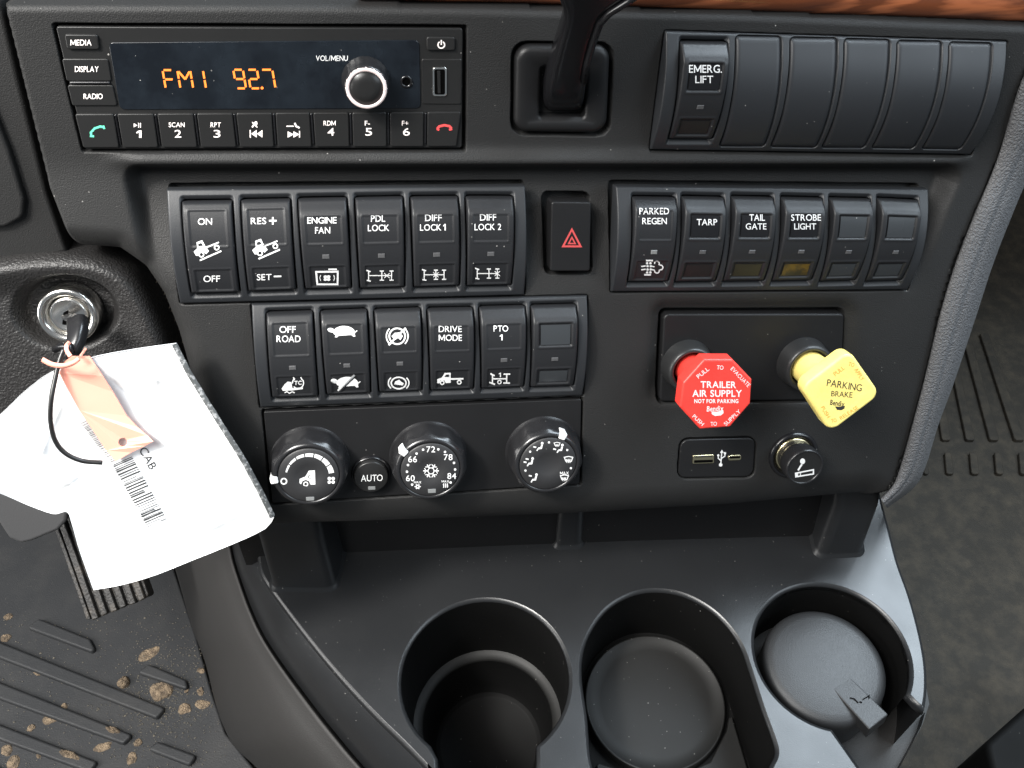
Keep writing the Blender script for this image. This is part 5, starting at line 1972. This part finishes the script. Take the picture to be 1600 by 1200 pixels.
# ------------------------------------------------------------------ floor, ribs, pedal, mud
fx = np.linspace(-1.6, 1.8, 60)
fy = np.linspace(-0.6, 1.6, 50)
X, Y = np.meshgrid(fx, fy, indexing='ij')
fz = 0.004 * np.sin(X * 5) * np.sin(Y * 4) * (Y < 0.9)
floor = tag(mesh('floor', np.stack([X, Y, fz - 0.004], -1).reshape(-1, 3), grid_faces(60, 50)[:, ::-1], 'rubber_dusty', origin=(0, 0.4, 0)), kind='structure')
# driver's mat
mat_o = thing('floor_mat', FLO, FLO.pt(120, 1080, 0), 'black ribbed rubber mat under the pedal at lower left', 'floor mat')
mq = np.array(uvs(FLO, [(-300, 860), (120, 800), (262, 860), (275, 900), (305, 990), (330, 1080), (352, 1145), (400, 1205), (520, 1330), (-300, 1330)], 0.006))
mq = ccw(mq)
m = MB(); m.prism(FLO, roundpoly(mq, 0.01), -0.004, 0.006, 0.002); m.build('sheet', 'rubber', mat_o)


def rib(pts, h0, h1, parent, mat, bev=0.0022, name='rib'):
    q = uvs(FLO, pts, h1)
    m = MB()
    m.prism(FLO, roundpoly(q, 0.003), h0, h1, bev)
    return m.build(name, mat, parent)


for q in ([(-80, 972), (0, 1003), (258, 1106), (244, 1122), (0, 1028), (-80, 1000)], [(-80, 1034), (0, 1066), (207, 1148), (192, 1162), (0, 1092), (-80, 1062)],
          [(-80, 1102), (0, 1132), (152, 1190), (138, 1206), (0, 1156), (-80, 1126)], [(60, 966), (140, 998), (152, 1022), (40, 980)],
          [(232, 1037), (290, 1062), (294, 1078), (212, 1050)], [(246, 1158), (306, 1180), (296, 1196), (228, 1170)], [(-80, 1168), (60, 1222), (50, 1236), (-80, 1192)]):
    rib(q, 0.004, 0.0125, mat_o, 'rubber')

mat_r = floor
for x0, x1 in ((1440, 1447), (1472, 1486), (1510, 1524), (1547, 1562), (1586, 1602)):
    dx = (x0 - 1470) * 0.12
    rib([(x0 - 24 - dx * 2.2, 520), (x1 - 26 - dx * 2.2, 520), (x1, 687), (x0, 687)], -0.006, 0.0018, mat_r, 'rubber_dusty', 0.0014)
for x0, x1 in ((1441, 1452), (1476, 1491), (1515, 1531), (1554, 1569), (1592, 1608)):
    rib([(x0, 706), (x1 - 4, 706), (x1, 740), (x0 + 3, 740)], -0.006, 0.0018, mat_r, 'rubber_dusty', 0.0014)

# kick panel edge at the left
kp_ = Plane(rayp(40, 800, 0.74), L.ex, L.ey)
kk_ = thing('kick_panel', kp_, kp_.pt(40, 800, 0), 'smooth dark plastic kick panel edge below the pouch at far left', 'panel')
slab('shell', kp_, [(-260, 560), (140, 560), (104, 815), (91, 829), (50, 846), (33, 850), (14, 842), (-6, 812), (-40, 770), (-260, 700)], -0.06, 0.0, 0.006, 0.003, 'kick', kk_)

# accelerator pedal
P0, P1 = rayp(146, 967, 0.80), rayp(233, 932, 0.80)
e_ = P1 - P0
r_ = ray(66, 740)
P2 = C0 + r_ * float(((P0 - C0) @ e_) / (r_ @ e_))
pp = Plane(P0, P1 - P0, P2 - P0)
pd = thing('accelerator_pedal', pp, P0, 'long black pedal with lengthwise ribs below the white pouch', 'pedal')
wd_ = np.linalg.norm(P1 - P0)
ln = np.linalg.norm(P2 - P0)
m = MB(); m.prism(pp, roundpoly([(0, 0), (wd_, 0), (wd_, ln), (0, ln)], 0.003), -0.012, 0.0, 0.001); m.build('plate', 'pedal', pd)
for k in range(6):
    w6 = wd_ / 6
    a0 = k * w6 + w6 * .10
    m = MB(); m.prism(pp, roundpoly([(a0, -0.001), (a0 + w6 * .66, -0.001 + 0.001 * (k % 2)), (a0 + w6 * .66, ln), (a0, ln)], 0.0012), -0.002, 0.0048, 0.001); m.build('rib', 'pedal', pd)
m = MB(); m.prism(pp, roundpoly([(-0.004, 0.002), (-0.0005, 0.0), (-0.0005, ln), (-0.004, ln)], 0.001), -0.014, 0.004, 0.0008); m.build('side_rail', 'pedal', pd)

# dried mud: clods of their own shapes on the mat
rm = random.Random(11)


def clod(x, y, r, hgt, label, seed, flat=1.0, rot=0.0, mat='mud'):
    q = random.Random(seed)
    u, v = FLO.uv(x, y, 0.007)
    p = FLO.px(x, y, 0.007)
    R = r * p
    nseg = 20
    jit = [1 + q.uniform(-.32, .28) for _ in range(nseg)]
    jit = [(2 * jit[k] + jit[k - 1] + jit[(k + 1) % nseg]) / 4 for k in range(nseg)]
    rings = []
    for f, hh in ((1.0, 0.0), (0.96, 0.5), (0.8, 0.85), (0.5, 1.0), (0.2, 0.95)):
        ring = []
        for k in range(nseg):
            a_ = 2 * math.pi * k / nseg
            e1, e2 = R * f * jit[k] * math.cos(a_), R * f * jit[k] * math.sin(a_) * flat
            ring.append(FLO.P(u + e1 * math.cos(rot) - e2 * math.sin(rot), v + e1 * math.sin(rot) + e2 * math.cos(rot), 0.0055 + hgt * hh * (1 + q.uniform(-.15, .15))))
        rings.append(ring)
    m = MB()
    m.loft(rings, True, False, True)
    tag(m.build('mud_clod', mat, origin=FLO.P(u, v, 0.006)), label, 'mud', 'dried mud on the floor mat')


clod(251, 1080, 17, 0.004, 'large round golden mud clod on the mat beside the tunnel cover', 5)
clod(232, 1021, 17, 0.0012, 'pale mud smear above the short rib near the tunnel cover', 6, .6, .6)
clod(80, 1122, 15, 0.0015, 'pale tan mud smear between the lower mat ribs', 8, .7, .3)
clod(288, 1107, 11, 0.002, 'triangular brown mud flake right of the round clod', 9, .9)
clod(194, 1067, 9, 0.008, 'small mud lump on the end of the upper long rib', 10)
clod(316, 1100, 12, 0.0012, 'flat brown mud patch touching the tunnel cover', 12, .7)
clod(160, 1167, 15, 0.0012, 'oblong brown mud patch near the bottom of the mat', 14, .5, .3)
clod(10, 1172, 9, 0.002, 'brown mud lump at the lower left corner', 15)
clod(20, 1190, 11, 0.002, 'brown mud flake at the bottom left edge', 16)
clod(178, 1143, 16, 0.0085, 'crust of mud along the middle rib end', 17, .32, -.36)
clod(112, 1182, 24, 0.0085, 'long crust of mud along the lowest rib', 18, .25, -.36)
for k, (x, y, r_) in enumerate(((314, 1047, 6), (291, 1079, 4), (313, 1080, 7), (12, 963, 7), (45, 1030, 6), (60, 1045, 11), (8, 996, 8), (215, 1160, 7), (60, 1180, 5), (100, 1103, 6), (48, 1137, 7), (205, 1185, 10))):
    clod(x, y, r_, 0.002, 'small brown crumb of dried mud on the mat', 30 + k, .8, k)

# loose grit scattered over the mat, thickest beside the tunnel cover
gm = MB()
gr = random.Random(21)
for k in range(1500):
    if k % 3:
        x, y = gr.gauss(262, 40), gr.gauss(1090, 60)
    else:
        x, y = gr.uniform(-20, 330), gr.uniform(960, 1215)
    c = FLO.pt(x, y, 0.0065)
    s_ = gr.uniform(0.0003, 0.0010) * (1.6 if gr.random() < .06 else 1)
    pts_ = [c + np.array([s_ * math.cos(t_), s_ * math.sin(t_), 0]) * gr.uniform(.7, 1.3) for t_ in (0, 2.1, 4.2)] + [c + np.array([0, 0, s_ * 1.2])]
    gm.add(pts_, [(0, 1, 3), (1, 2, 3), (2, 0, 3)])
tag(gm.build('grit', 'grit', smooth=False), 'fine pale grit scattered over the left floor mat', 'grit', kind='stuff')

# black seat base corner at the lower right
sq = roundpoly(uvs(FLO, [(1540, 1160), (1600, 1106), (1700, 1030), (1800, 1200), (1700, 1320), (1556, 1230)], 0.10), 0.012, 6)
m = MB(); m.prism(FLO, sq, -0.002, 0.10, 0.006)
tag(m.build('seat_base', 'cup'), 'black corner of a seat base at the bottom right of the floor', 'seat base')

# unseen box, added to block the lamps so the right footwell stays dark
shade_pts = np.array([[x, y, z] for x in (0.405, 1.5) for y, z in ((0.86, 0.50), (0.84, 0.90), (1.22, 0.95), (1.22, 0.50))])
shade_box = mesh('footwell_shade_box', shade_pts, [(0, 1, 2, 3), (7, 6, 5, 4), (0, 4, 5, 1), (1, 5, 6, 2), (3, 2, 6, 7), (0, 3, 7, 4)], 'black', smooth=False)
bv = shade_box.modifiers.new('bevel', 'BEVEL'); bv.width = 0.02; bv.segments = 3
tag(shade_box, 'dark unseen box added to shade the right footwell', 'shade box')

# dark bulkhead behind the footwell
bk_ = np.array([[-1.6, 1.25, -0.05], [1.8, 1.25, -0.05], [1.8, 1.25, 0.9], [-1.6, 1.25, 0.9]])
tag(mesh('bulkhead', bk_, [(0, 1, 2, 3)], 'black', smooth=False), kind='structure')
